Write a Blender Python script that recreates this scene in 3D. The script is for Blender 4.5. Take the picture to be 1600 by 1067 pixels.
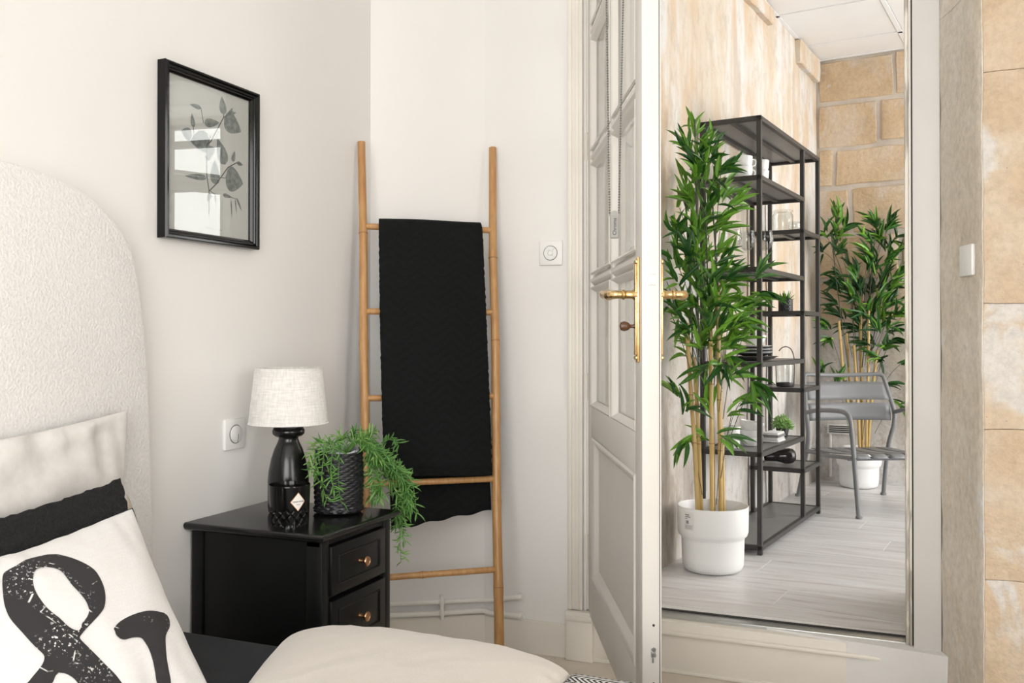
import bpy, bmesh, math, random
from math import sin, cos, pi, radians, sqrt, atan2
from mathutils import Vector, Matrix, noise

random.seed(7)
for o in list(bpy.data.objects):
    bpy.data.objects.remove(o)
sc = bpy.context.scene
col = sc.collection

# ------------------------------------------------------------------ camera, world, lights, exposure
cam = bpy.data.cameras.new('camera')
cam.sensor_width = 36
cam.lens = 1440 / 1600 * 36
cam.shift_y = -16.5 / 1600
cam.clip_start = 0.05
co = bpy.data.objects.new('camera', cam)
col.objects.link(co)
co.location = (1.61, -2.85, 1.04)
co.rotation_euler = (radians(90.4), 0, radians(22.5))
sc.camera = co

w = bpy.data.worlds.new('sky')
sc.world = w
w.use_nodes = True
bg = w.node_tree.nodes['Background']
bg.inputs[0].default_value = (1.0, 0.99, 0.972, 1)
bg.inputs[1].default_value = 7.0


def area(name, loc, aim, sx, sy, power, colour=(1, 1, 1)):
    l = bpy.data.lights.new(name, 'AREA')
    l.shape = 'RECTANGLE'
    l.size, l.size_y, l.energy, l.color = sx, sy, power, colour
    o = bpy.data.objects.new(name, l)
    col.objects.link(o)
    o.location = loc
    d = Vector(aim) - Vector(loc)
    o.rotation_euler = d.to_track_quat('-Z', 'Y').to_euler()
    return o


def portal(name, loc, aim, sx, sy):
    o = area(name, loc, aim, sx, sy, 1.0)
    o.data.cycles.is_portal = True


portal('bedroom_window_portal', (3.69, -2.95, 1.45), (0, -2.95, 1.45), 0.9, 1.7)
portal('bedroom_rear_window_portal', (1.9, -4.39, 1.40), (1.9, 0, 1.40), 2.0, 2.1)
portal('next_room_window_portal', (4.29, 1.10, 1.44), (1.29, 1.549, 1.44), 2.65, 2.5)
portal('far_window_portal', (3.80, 2.72, 1.80), (3.35, -0.28, 1.80), 1.3, 1.8)

sc.view_settings.view_transform = 'Standard'
sc.view_settings.look = 'None'
sc.view_settings.exposure = 0.18
sc.view_settings.gamma = 1
sc.view_settings.use_curve_mapping = False


# ------------------------------------------------------------------ helpers: objects
class MB:
    """collects geometry; build() links it as one mesh object"""

    def __init__(s, M=None):
        s.v, s.f, s.mi, s.M, s.cm = [], [], [], M or Matrix(), 0

    def add(s, vs, fs):
        k = len(s.v)
        s.v += [s.M @ Vector(p) for p in vs]
        s.f += [tuple(i + k for i in f) for f in fs]
        s.mi += [s.cm] * len(fs)
        return s

    def box(s, x0, x1, y0, y1, z0, z1):
        return s.add([(x0, y0, z0), (x1, y0, z0), (x1, y1, z0), (x0, y1, z0), (x0, y0, z1), (x1, y0, z1), (x1, y1, z1), (x0, y1, z1)],
                     [(3, 2, 1, 0), (4, 5, 6, 7), (0, 1, 5, 4), (1, 2, 6, 5), (2, 3, 7, 6), (3, 0, 4, 7)])

    def rbox(s, x0, x1, y0, y1, z0, z1, r=0.004, n=2):
        bm = bmesh.new()
        bmesh.ops.create_cube(bm, size=1)
        for v in bm.verts:
            v.co = ((x0 + x1) / 2 + v.co.x * (x1 - x0), (y0 + y1) / 2 + v.co.y * (y1 - y0), (z0 + z1) / 2 + v.co.z * (z1 - z0))
        bmesh.ops.bevel(bm, geom=list(bm.edges), offset=r, segments=n, profile=0.5, affect='EDGES')
        bm.verts.index_update()
        s.add([v.co.copy() for v in bm.verts], [tuple(v.index for v in f.verts) for f in bm.faces])
        bm.free()
        return s

    def prism(s, poly, z0, z1):
        n = len(poly)
        return s.add([(x, y, z0) for x, y in poly] + [(x, y, z1) for x, y in poly],
                     [tuple(range(n))[::-1], tuple(range(n, 2 * n))] + [(i, (i + 1) % n, n + (i + 1) % n, n + i) for i in range(n)])

    def lathe(s, prof, n=32, c=(0, 0, 0), axis='z', caps=True):
        vs, fs = [], []
        for r, z in prof:
            for k in range(n):
                t = 2 * pi * k / n
                p = (r * cos(t), r * sin(t), z)
                if axis == 'x':
                    p = (p[2], p[0], p[1])
                elif axis == 'y':
                    p = (p[1], p[2], p[0])
                vs.append((p[0] + c[0], p[1] + c[1], p[2] + c[2]))
        for i in range(len(prof) - 1):
            for k in range(n):
                a, b = i * n + k, i * n + (k + 1) % n
                fs.append((a, b, b + n, a + n))
        if caps:
            if prof[0][0] > 1e-6:
                fs.append(tuple(range(n))[::-1])
            if prof[-1][0] > 1e-6:
                fs.append(tuple(range((len(prof) - 1) * n, len(prof) * n)))
        return s.add(vs, fs)

    def tube(s, pts, r, n=10, caps=True, closed=False):
        pts = [Vector(p) for p in pts]
        m = len(pts)
        rs = r if isinstance(r, (list, tuple)) else [r] * m
        vs, fs = [], []
        up = None
        for i, p in enumerate(pts):
            if closed:
                t = (pts[(i + 1) % m] - pts[i - 1])
            else:
                t = pts[min(i + 1, m - 1)] - pts[max(i - 1, 0)]
            t = t.normalized() if t.length > 1e-9 else Vector((0, 0, 1))
            if up is None:
                up = Vector((0, 0, 1)) if abs(t.z) < 0.9 else Vector((1, 0, 0))
            a = up - t * up.dot(t)
            a = a.normalized() if a.length > 1e-6 else t.orthogonal().normalized()
            up = a
            b = t.cross(a)
            for k in range(n):
                q = 2 * pi * k / n
                vs.append(p + (a * cos(q) + b * sin(q)) * rs[i])
        for i in range(m if closed else m - 1):
            for k in range(n):
                a0, b0 = i * n + k, i * n + (k + 1) % n
                c0, d0 = ((i + 1) % m) * n + (k + 1) % n, ((i + 1) % m) * n + k
                fs.append((a0, b0, c0, d0))
        if caps and not closed:
            fs.append(tuple(range(n))[::-1])
            fs.append(tuple(range((m - 1) * n, m * n)))
        return s.add(vs, fs)

    def grid(s, fn, nu, nv):
        vs = [fn(i / nu, j / nv) for j in range(nv + 1) for i in range(nu + 1)]
        fs = [(j * (nu + 1) + i, j * (nu + 1) + i + 1, (j + 1) * (nu + 1) + i + 1, (j + 1) * (nu + 1) + i) for j in range(nv) for i in range(nu)]
        return s.add(vs, fs)

    def mesh(s, name, mats, smooth=35, recalc=True, weld=None):
        me = bpy.data.meshes.new(name)
        me.from_pydata([tuple(v) for v in s.v], [], s.f)
        if recalc or weld:
            bm = bmesh.new()
            bm.from_mesh(me)
            for f, m in zip(bm.faces, s.mi):
                f.material_index = m
            if weld:
                bmesh.ops.remove_doubles(bm, verts=bm.verts, dist=weld)
            if recalc:
                bmesh.ops.recalc_face_normals(bm, faces=bm.faces)
            bm.to_mesh(me)
            bm.free()
        for m in (mats if isinstance(mats, (list, tuple)) else [mats]):
            me.materials.append(m)
        if smooth:
            me.polygons.foreach_set('use_smooth', [True] * len(me.polygons))
            if smooth < 180:
                me.set_sharp_from_angle(angle=radians(smooth))
        me.update()
        return me


ROOT = {}


def tag(o, label=None, cat=None, group=None, kind=None):
    for k, v in (('label', label), ('category', cat), ('group', group), ('kind', kind)):
        if v:
            o[k] = v
    return o


def thing(name, label, cat, M=None, group=None, kind=None):
    """Empty at the thing's base; its parts are built in world metres and brought into its frame"""
    o = bpy.data.objects.new(name, None)
    o.empty_display_size = 0.1
    col.objects.link(o)
    M = M if isinstance(M, Matrix) else Matrix.Translation(M or (0, 0, 0))
    o.matrix_basis = M
    ROOT[o] = M
    return tag(o, label, cat, group, kind)


def rootm(o):
    M = Matrix()
    while o is not None:
        M = o.matrix_basis @ M
        o = o.parent
    return M


def obj(name, mb, mats, parent=None, local=False, smooth=35, recalc=True, weld=None, **kw):
    """one mesh object; with local=True the collected points are already in the parent's frame"""
    if parent is not None and not local:
        I = rootm(parent).inverted()
        mb.v = [I @ v for v in mb.v]
    o = bpy.data.objects.new(name, mb.mesh(name, mats, smooth, recalc, weld))
    o.parent = parent
    col.objects.link(o)
    return tag(o, **kw)


def inst(name, me, M, parent, **kw):
    o = bpy.data.objects.new(name, me)
    o.parent = parent
    o.matrix_basis = M
    col.objects.link(o)
    return tag(o, **kw)


def copy_tree(o, parent=None, M=None):
    c = o.copy()
    col.objects.link(c)
    c.parent = parent
    if M is not None:
        c.matrix_basis = M
    for ch in [x for x in bpy.data.objects if x.parent == o]:
        copy_tree(ch, c)
    return c


def text(name, body, size, M, m, parent, extrude=0.0002, align='CENTER', **kw):
    cu = bpy.data.curves.new(name, 'FONT')
    cu.body = body
    cu.size = size
    cu.extrude = extrude
    cu.align_x = align
    cu.align_y = 'CENTER'
    cu.materials.append(m)
    tmp_ = bpy.data.objects.new(name, cu)
    me_ = bpy.data.meshes.new_from_object(tmp_)
    bpy.data.objects.remove(tmp_)
    o = bpy.data.objects.new(name, me_)
    col.objects.link(o)
    o.parent = parent
    o.matrix_basis = rootm(parent).inverted() @ M if parent else M
    return tag(o, **kw)


def frame(o, x, y, z=None):
    """matrix with origin o and axes x, y (z = x cross y)"""
    x, y = Vector(x).normalized(), Vector(y).normalized()
    z = Vector(z).normalized() if z else x.cross(y)
    return Matrix(((x.x, y.x, z.x, o[0]), (x.y, y.y, z.y, o[1]), (x.z, y.z, z.z, o[2]), (0, 0, 0, 1)))


def smoothpath(pts, sub=6):
    """Catmull-Rom through the points"""
    P = [Vector(p) for p in pts]
    P = [P[0] * 2 - P[1]] + P + [P[-1] * 2 - P[-2]]
    out = []
    for i in range(1, len(P) - 2):
        for k in range(sub):
            t = k / sub
            a, b, c, d = P[i - 1], P[i], P[i + 1], P[i + 2]
            out.append(0.5 * ((2 * b) + (c - a) * t + (2 * a - 5 * b + 4 * c - d) * t * t + (3 * b - a - 3 * c + d) * t ** 3))
    out.append(P[-2])
    return out


# ------------------------------------------------------------------ helpers: materials
class NT:
    def __init__(s, name):
        s.m = bpy.data.materials.new(name)
        s.m.use_nodes = True
        s.t = s.m.node_tree
        s.b = s.t.nodes['Principled BSDF']
        s.tc = s.n('ShaderNodeTexCoord')
        s.src = s.tc.outputs['Object']

    def n(s, typ, **kw):
        x = s.t.nodes.new(typ)
        for k, v in kw.items():
            setattr(x, k, v)
        return x

    def l(s, a, b):
        s.t.links.new(a, b)

    def put(s, sock, val):
        if hasattr(val, 'links'):
            s.l(val, sock)
        else:
            sock.default_value = val

    def mapping(s, scale=(1, 1, 1), loc=(0, 0, 0), rot=(0, 0, 0)):
        x = s.n('ShaderNodeMapping')
        s.l(s.src, x.inputs[0])
        x.inputs['Scale'].default_value = scale
        x.inputs['Location'].default_value = loc
        x.inputs['Rotation'].default_value = rot
        return x.outputs[0]

    def noise(s, scale, detail=4, vec=None, rough=0.55, dist=0.0):
        x = s.n('ShaderNodeTexNoise')
        s.l(vec if vec is not None else s.src, x.inputs['Vector'])
        x.inputs['Scale'].default_value = scale
        x.inputs['Detail'].default_value = detail
        x.inputs['Roughness'].default_value = rough
        x.inputs['Distortion'].default_value = dist
        return x.outputs['Fac']

    def voro(s, scale, vec=None, feature='F1'):
        x = s.n('ShaderNodeTexVoronoi')
        x.feature = feature
        s.l(vec if vec is not None else s.src, x.inputs['Vector'])
        x.inputs['Scale'].default_value = scale
        return x.outputs['Distance']

    def ramp(s, fac, stops):
        x = s.n('ShaderNodeValToRGB')
        s.l(fac, x.inputs[0])
        e = x.color_ramp.elements
        while len(e) < len(stops):
            e.new(0.5)
        for q, (p, c) in zip(e, stops):
            q.position = p
            q.color = (c, c, c, 1) if isinstance(c, (int, float)) else (*c, 1)
        return x.outputs[0]

    def mix(s, fac, a, b, blend='MIX'):
        x = s.n('ShaderNodeMix', data_type='RGBA', blend_type=blend)
        s.put(x.inputs[0], fac)
        for i, v in ((6, a), (7, b)):
            s.put(x.inputs[i], (*v, 1) if isinstance(v, tuple) and len(v) == 3 else v)
        return x.outputs[2]

    def math(s, op, a, b=0.0, c=0.0):
        x = s.n('ShaderNodeMath', operation=op)
        s.put(x.inputs[0], a)
        s.put(x.inputs[1], b)
        s.put(x.inputs[2], c)
        return x.outputs[0]

    def sep(s, vec=None):
        x = s.n('ShaderNodeSeparateXYZ')
        s.l(vec if vec is not None else s.src, x.inputs[0])
        return x.outputs

    def bump(s, h, strength=0.3, dist=0.01, normal=None):
        x = s.n('ShaderNodeBump')
        s.l(h, x.inputs['Height'])
        x.inputs['Strength'].default_value = strength
        x.inputs['Distance'].default_value = dist
        if normal is not None:
            s.l(normal, x.inputs['Normal'])
        s.l(x.outputs[0], s.b.inputs['Normal'])
        return x.outputs[0]

    def set(s, **kw):
        for k, v in kw.items():
            k = k.replace('_', ' ')
            if isinstance(v, tuple) and len(v) == 3:
                v = (*v, 1)
            s.put(s.b.inputs[k], v)
        return s.m


def paint(name, c, rough=0.5, var=0.04, nscale=6, bscale=120, bstr=0.05, **kw):
    t = NT(name)
    d = tuple(x * (1 - var) for x in c)
    t.bump(t.noise(bscale, 3), bstr, 0.002)
    return t.set(Base_Color=t.ramp(t.noise(nscale, 5), [(0.35, d), (0.65, c)]), Roughness=rough, **kw)


M_wall = paint('white_wall_paint', (0.80, 0.782, 0.757), 0.7, 0.015, 1.5, 260, 0.06)
M_trim = paint('cream_woodwork_paint', (0.80, 0.755, 0.68), 0.42, 0.05, 4, 60, 0.05)
M_door = paint('door_paint', (0.71, 0.68, 0.63), 0.38, 0.04, 5, 50, 0.05)
M_white = paint('white_plastic', (0.82, 0.81, 0.79), 0.35, 0.01)
M_ceil = paint('ceiling_white', (0.84, 0.84, 0.84), 0.8, 0.02)
M_blackpaint = paint('black_lacquer', (0.0045, 0.005, 0.0048), 0.33, 0.2, 5, 40, 0.04, Specular_IOR_Level=0.3)
M_blacktop = paint('black_polished_top', (0.007, 0.0075, 0.0075), 0.17, 0.2, 5, 90, 0.02)
M_blackgloss = paint('black_gloss', (0.004, 0.004, 0.004), 0.10, 0.1, 5, 20, 0.0, Specular_IOR_Level=0.3)
M_blackceramic = paint('black_ceramic', (0.008, 0.008, 0.008), 0.22, 0.1, 5, 20, 0.0)
M_steel = paint('charcoal_powder_coat', (0.035, 0.033, 0.031), 0.45, 0.1, 8, 300, 0.05)
M_sheet = paint('charcoal_shelf_sheet', (0.21, 0.205, 0.20), 0.42, 0.1, 6, 300, 0.05)
M_chair = paint('grey_chair_paint', (0.20, 0.205, 0.21), 0.45, 0.06, 8, 300, 0.04)
M_pot = paint('white_pot_plastic', (0.80, 0.80, 0.795), 0.45, 0.01)
M_porc = paint('white_porcelain', (0.80, 0.80, 0.78), 0.2, 0.01)
M_darkplate = paint('black_stoneware', (0.02, 0.02, 0.021), 0.35, 0.1)
M_greyplate = paint('dark_grey_stoneware', (0.09, 0.09, 0.09), 0.4, 0.1)
M_soil = paint('dark_soil', (0.03, 0.022, 0.015), 0.9, 0.5, 60, 90, 0.8)
M_dark = paint('dark_gap', (0.012, 0.012, 0.012), 0.7, 0.1)
M_alu = paint('brushed_aluminium', (0.55, 0.56, 0.55), 0.35, 0.06, 20, 200, 0.05, Metallic=0.85)
M_pipe = paint('pipe_cream_paint', (0.80, 0.775, 0.72), 0.4, 0.05)
M_ink = paint('dark_grey_ink', (0.03, 0.03, 0.03), 0.7, 0.1)
M_inkpale = paint('pale_grey_ink', (0.28, 0.28, 0.28), 0.7, 0.1)
M_bead = paint('grey_plastic_bead', (0.15, 0.145, 0.14), 0.35, 0.05)
M_tagp = paint('grey_plastic_weight', (0.36, 0.355, 0.33), 0.4, 0.05)
M_key = paint('brown_key_knob', (0.10, 0.045, 0.02), 0.25, 0.2)
M_leafink = None


def m_brass():
    t = NT('aged_brass')
    n = t.noise(25, 5)
    return t.set(Base_Color=t.ramp(n, [(0.35, (0.52, 0.34, 0.13)), (0.65, (0.78, 0.58, 0.30))]), Metallic=1.0, Roughness=t.ramp(n, [(0.3, 0.32), (0.7, 0.18)]))


M_brass = m_brass()
M_copper = paint('copper_knob', (0.62, 0.36, 0.20), 0.3, 0.15, 60, 100, 0.1, Metallic=1.0)


def m_glass(name, c=(1, 1, 1), rough=0.0):
    """thin clear glass: see-through with a surface reflection"""
    t = NT(name)
    t.t.nodes.remove(t.b)
    tr = t.n('ShaderNodeBsdfTransparent')
    tr.inputs[0].default_value = (*c, 1)
    gl = t.n('ShaderNodeBsdfGlossy')
    gl.inputs['Roughness'].default_value = rough
    fr = t.n('ShaderNodeFresnel')
    ge = t.n('ShaderNodeNewGeometry')
    t.l(t.math('MULTIPLY_ADD', ge.outputs['Backfacing'], 1 / 1.45 - 1.45, 1.45), fr.inputs[0])
    mx = t.n('ShaderNodeMixShader')
    t.l(fr.outputs[0], mx.inputs[0])
    t.l(tr.outputs[0], mx.inputs[1])
    t.l(gl.outputs[0], mx.inputs[2])
    t.l(mx.outputs[0], t.t.nodes['Material Output'].inputs[0])
    return t.m


M_pane = m_glass('clear_window_glass', (0.97, 0.98, 0.975))
M_ware = m_glass('clear_glassware', (0.93, 0.94, 0.94))


def m_fabric(name, c, d, scale, bstr, rough=0.9, weave=False, dist=0.004, fuzz=0.3):
    t = NT(name)
    if weave:
        a = t.noise(scale, 3, t.mapping((1, 1, 0.12)))
        b = t.noise(scale, 3, t.mapping((0.12, 0.12, 1)))
        n = t.math('MULTIPLY_ADD', a, 0.5, t.math('MULTIPLY', b, 0.5))
    else:
        n = t.noise(scale, 4)
    t.bump(n, bstr, dist)
    return t.set(Base_Color=t.ramp(n, [(0.36, d), (0.62, c)]), Roughness=rough, Sheen_Weight=fuzz)


M_boucle = m_fabric('white_boucle', (0.79, 0.775, 0.757), (0.72, 0.706, 0.688), 170, 0.45, dist=0.006)
M_linen = m_fabric('beige_cotton', (0.605, 0.56, 0.505), (0.575, 0.53, 0.475), 350, 0.15)
M_pillow = m_fabric('sand_velvet', (0.62, 0.597, 0.568), (0.58, 0.557, 0.528), 60, 0.1)
M_cushion = m_fabric('white_cotton', (0.71, 0.697, 0.68), (0.665, 0.65, 0.635), 420, 0.2, weave=True)
M_blackfleece = m_fabric('black_fleece', (0.0055, 0.0062, 0.006), (0.0015, 0.0018, 0.0018), 170, 1.0, dist=0.01, fuzz=0.0)
M_sheet_navy = m_fabric('dark_navy_sheet', (0.014, 0.016, 0.021), (0.010, 0.012, 0.016), 300, 0.1, fuzz=0.0)
M_shade = m_fabric('cream_linen_shade', (0.80, 0.78, 0.75), (0.62, 0.60, 0.57), 260, 0.25, weave=True)
M_napkin = m_fabric('grey_white_napkin', (0.72, 0.72, 0.71), (0.62, 0.62, 0.61), 200, 0.2)


def m_towel():
    t = NT('black_jacquard_fleece')
    s = t.sep()
    zig = t.math('PINGPONG', s[0], 0.045)
    ch = t.math('SINE', t.math('MULTIPLY', t.math('ADD', s[2], zig), 2 * pi / 0.03))
    n = t.noise(220, 4)
    h = t.math('MULTIPLY_ADD', ch, 0.09, n)
    t.bump(h, 0.6, 0.005)
    return t.set(Base_Color=t.ramp(h, [(0.3, (0.0028, 0.0036, 0.0036)), (0.75, (0.0065, 0.0078, 0.0075))]), Roughness=0.95, Sheen_Weight=0.0, Specular_IOR_Level=0.25)


M_towel = m_towel()


def m_bamboo(name, a, b, c):
    t = NT(name)
    n = t.noise(14, 5, t.mapping((6, 6, 0.6)))
    n2 = t.noise(3, 3)
    k = t.ramp(n, [(0.3, a), (0.55, b), (0.75, c)])
    k = t.mix(t.ramp(n2, [(0.52, 0.0), (0.75, 0.55)]), k, (a[0] * 0.72, a[1] * 0.55, a[2] * 0.42))
    return t.set(Base_Color=k, Roughness=0.38)


M_bamboo = m_bamboo('honey_bamboo', (0.41, 0.205, 0.075), (0.49, 0.265, 0.10), (0.56, 0.335, 0.145))
M_node = paint('bamboo_joint', (0.36, 0.18, 0.065), 0.5, 0.3, 60)
M_cane = m_bamboo('yellow_cane', (0.44, 0.29, 0.09), (0.52, 0.36, 0.13), (0.60, 0.44, 0.19))


def m_leaf(name, dark, mid, light):
    t = NT(name)
    oi = t.n('ShaderNodeObjectInfo')
    n = t.noise(9, 3)
    f = t.math('MULTIPLY_ADD', n, 0.5, t.math('MULTIPLY', oi.outputs['Random'], 0.55))
    c = t.ramp(f, [(0.2, dark), (0.5, mid), (0.8, light)])
    return t.set(Base_Color=c, Roughness=0.42, Subsurface_Weight=0.0, Specular_IOR_Level=0.45)


M_leaf = m_leaf('bamboo_leaf_green', (0.012, 0.065, 0.014), (0.033, 0.130, 0.014), (0.19, 0.41, 0.038))
M_leafsmall = m_leaf('trailing_leaf_green', (0.06, 0.17, 0.03), (0.11, 0.27, 0.055), (0.25, 0.43, 0.12))
M_twig = paint('grey_green_twig', (0.07, 0.085, 0.05), 0.6, 0.3)


# stones and floors
def m_stonewall():
    """old limestone and plaster: cream and ochre, greyer and pitted in its lower part"""
    t = NT('limestone_plaster_wall')
    v = t.mapping((1.0, 1.0, 0.25))
    a = t.noise(4.2, 7, v, 0.62, 0.8)
    b = t.noise(5.5, 5, t.mapping((1, 1, 0.35), (3.1, 1.7, 0.4)), 0.6)
    c = t.ramp(a, [(0.34, (0.52, 0.475, 0.425)), (0.43, (0.62, 0.53, 0.42)), (0.52, (0.65, 0.59, 0.51)), (0.60, (0.67, 0.655, 0.635))])
    c = t.mix(t.ramp(b, [(0.50, 0.0), (0.62, 0.75)]), c, (0.61, 0.455, 0.31))
    d = t.noise(3.4, 8, t.mapping((1, 1, 0.16), (0.7, 5.1, 2.2)), 0.62, 1.2)
    c = t.mix(t.ramp(d, [(0.55, 0.0), (0.62, 0.8)]), c, (0.68, 0.675, 0.665))
    e = t.noise(15, 9, t.mapping((1, 1, 0.7)), 0.72)
    c = t.mix(t.ramp(e, [(0.38, 0.22), (0.50, 0.0)]), c, (0.48, 0.40, 0.31))
    g = t.ramp(t.noise(3.2, 6, v, 0.65), [(0.34, (0.33, 0.285, 0.235)), (0.44, (0.53, 0.49, 0.445)), (0.55, (0.65, 0.635, 0.615))])
    z = t.sep()[2]
    f = t.math('ADD', t.math('MULTIPLY', z, -0.95), t.math('MULTIPLY_ADD', a, 0.9, 1.02))
    c = t.mix(t.ramp(f, [(0.35, 0.0), (0.75, 1.0)]), c, g)
    pit = t.ramp(t.voro(38, t.mapping((1, 1, 0.6))), [(0.03, 0.0), (0.09, 1.0)])
    sel = t.ramp(t.noise(2.2, 3), [(0.56, 0.0), (0.66, 1.0)])
    c = t.mix(t.math('MULTIPLY', t.math('SUBTRACT', 1.0, pit), sel), c, (0.20, 0.15, 0.10))
    c = t.mix(t.math('MULTIPLY', t.ramp(e, [(0.38, 0.55), (0.48, 0.0)]), t.ramp(f, [(0.3, 0.3), (0.7, 1.0)])), c, (0.33, 0.28, 0.23))
    c = t.mix(1.0, c, (0.95, 0.94, 0.925), 'MULTIPLY')
    h = t.math('MULTIPLY_ADD', t.noise(34, 7), 0.5, t.noise(7, 4))
    t.bump(h, 0.5, 0.02)
    return t.set(Base_Color=c, Roughness=0.85)


def m_block(name, a, b, c, patch, pits=0.5, pscale=4.0):
    t = NT(name)
    oi = t.n('ShaderNodeObjectInfo')
    off = t.n('ShaderNodeVectorMath', operation='ADD')
    t.l(t.src, off.inputs[0])
    cmb = t.n('ShaderNodeCombineXYZ')
    for i in range(3):
        t.l(t.math('MULTIPLY', oi.outputs['Random'], 7.3 + 3 * i), cmb.inputs[i])
    t.l(cmb.outputs[0], off.inputs[1])
    v = off.outputs[0]
    n = t.noise(pscale, 7, v, 0.62, 0.4)
    k = t.ramp(n, [(0.32, a), (0.5, b), (0.66, c)])
    p = t.noise(pscale * 0.8, 6, v, 0.6, 0.8)
    k = t.mix(t.ramp(p, [(0.545, 0.0), (0.62, 1.0)]), k, patch)
    tint = t.ramp(oi.outputs['Random'], [(0.0, 0.95), (1.0, 1.03)])
    k = t.mix(1.0, k, tint, 'MULTIPLY')
    k = t.mix(1.0, k, t.ramp(t.noise(48, 6, v, 0.7), [(0.3, 0.84), (0.6, 1.04)]), 'MULTIPLY')
    pit = t.ramp(t.voro(60, v), [(0.04, 1.0), (0.12, 0.0)])
    sel = t.ramp(t.noise(5, 3, v), [(0.55, 0.0), (0.65, pits)])
    k = t.mix(t.math('MULTIPLY', pit, sel), k, (0.22, 0.13, 0.07))
    h = t.math('MULTIPLY_ADD', t.noise(70, 6, v), 0.35, t.noise(11, 5, v))
    t.bump(h, 0.5, 0.02)
    return t.set(Base_Color=k, Roughness=0.9)


M_stone_side = m_stonewall()
M_block_far = m_block('ochre_limestone', (0.53, 0.385, 0.24), (0.59, 0.44, 0.285), (0.63, 0.50, 0.355), (0.60, 0.495, 0.385), 0.4)
M_block_pier = m_block('tan_limestone', (0.50, 0.37, 0.245), (0.57, 0.445, 0.315), (0.61, 0.52, 0.41), (0.62, 0.585, 0.54), 0.8, 4.0)
M_block_reveal = m_block('greyed_limestone', (0.66, 0.58, 0.48), (0.73, 0.655, 0.56), (0.76, 0.705, 0.63), (0.78, 0.765, 0.735), 0.5, 3.0)
M_mortar = paint('grey_lime_mortar', (0.58, 0.515, 0.44), 0.95, 0.18, 9, 90, 0.6)


def m_plank():
    t = NT('pale_wood_look_tile')
    oi = t.n('ShaderNodeObjectInfo')
    off = t.n('ShaderNodeVectorMath', operation='ADD')
    m = t.mapping((0.9, 9, 1))
    t.l(m, off.inputs[0])
    cmb = t.n('ShaderNodeCombineXYZ')
    t.l(t.math('MULTIPLY', oi.outputs['Random'], 31.0), cmb.inputs[0])
    t.l(t.math('MULTIPLY', oi.outputs['Random'], 17.0), cmb.inputs[1])
    t.l(cmb.outputs[0], off.inputs[1])
    n = t.noise(3.0, 6, off.outputs[0], 0.62, 0.5)
    c = t.ramp(n, [(0.30, (0.50, 0.465, 0.445)), (0.46, (0.655, 0.64, 0.635)), (0.66, (0.74, 0.74, 0.745))])
    c = t.mix(1.0, c, t.ramp(oi.outputs['Random'], [(0, 0.93), (1, 1.03)]), 'MULTIPLY')
    t.bump(n, 0.12, 0.004)
    return t.set(Base_Color=c, Roughness=0.38)


M_plank = m_plank()
M_grout = paint('pale_grout', (0.76, 0.75, 0.74), 0.8, 0.05)
M_concrete = paint('beige_screed', (0.66, 0.59, 0.50), 0.5, 0.10, 5, 60, 0.08)

# ------------------------------------------------------------------ frames of the two rooms
CR = Vector((cos(radians(22.5)), sin(radians(22.5)), 0))        # to the right and away as one looks into the bedroom
CF = Vector((-sin(radians(22.5)), cos(radians(22.5)), 0))
UPZ = Vector((0, 0, 1))
QN = Vector((1.172, 3.118, 0))                                   # inner far corner of the next room
AN = radians(-8.5)
NU = Vector((cos(AN), sin(AN), 0))                               # along its far wall
NV = Vector((sin(AN), -cos(AN), 0))                              # along its side wall, back towards the bedroom
MN = frame(QN, NU, -NV)                                          # its matrix: x = u, y = -v
ZF = 0.165                                                       # its floor level
ZC = 2.74


def N(u, v, z):
    return QN + NU * u + NV * v + UPZ * z


# ------------------------------------------------------------------ bedroom shell
def struct(name, mb, m, parent=None, **kw):
    o = obj(name, mb, m, parent, **kw)
    if parent is None:
        o['kind'] = 'structure'
    return o


struct('floor', MB().box(-0.2, 3.9, -4.6, 0.05, -0.1, 0.0), M_concrete)
struct('ceiling', MB().box(-0.2, 3.9, -4.6, 0.0, 2.9, 3.0), M_ceil)
struct('wall_left', MB().box(-0.2, 0, -4.6, 0.2, 0, 2.9), M_wall)
PB0, PB1 = (0.0, -0.1965), (0.3288, 0.0)
struct('wall_angled', MB().prism([PB0, PB1, (0.3288, 0.2), (0.0, 0.2)], 0, 2.9), M_wall)
wb = MB()
wb.box(0.3288, 0.69, 0.0, 0.6, 0, 2.9)
wb.box(0.69, 1.75, 0.0, 0.6, 2.62, 2.9)
struct('wall_back', wb, M_wall)
# the unseen sides, with the window openings that let the daylight in
wr = MB()
wr.box(3.7, 3.9, -4.6, -3.4, 0, 2.9).box(3.7, 3.9, -2.5, 0, 0, 2.9).box(3.7, 3.9, -3.4, -2.5, 0, 0.6).box(3.7, 3.9, -3.4, -2.5, 2.3, 2.9)
struct('wall_right', wr, M_wall)
wk = MB()
wk.box(0, 0.9, -4.6, -4.4, 0, 2.9).box(2.9, 3.7, -4.6, -4.4, 0, 2.9).box(0.9, 2.9, -4.6, -4.4, 0, 0.35).box(0.9, 2.9, -4.6, -4.4, 2.45, 2.9)
struct('wall_rear', wk, M_wall)

# baseboards
struct('baseboard_angled', MB().prism([(0.0, -0.2105), (0.335, -0.013), (0.3288, 0.0), (0.0, -0.1965)], 0, 0.103).prism([(0.0, -0.208), (0.335, -0.0105), (0.3288, 0.0), (0.0, -0.1965)], 0.103, 0.106), M_trim)
struct('baseboard_back', MB().box(0.33, 0.64, -0.013, 0, 0, 0.102).prism([(0.33, -0.009), (0.64, -0.009), (0.64, 0), (0.33, 0)], 0.102, 0.106), M_trim)
struct('baseboard_left', MB().box(0, 0.013, -4.4, -0.2, 0, 0.104), M_trim)

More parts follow.
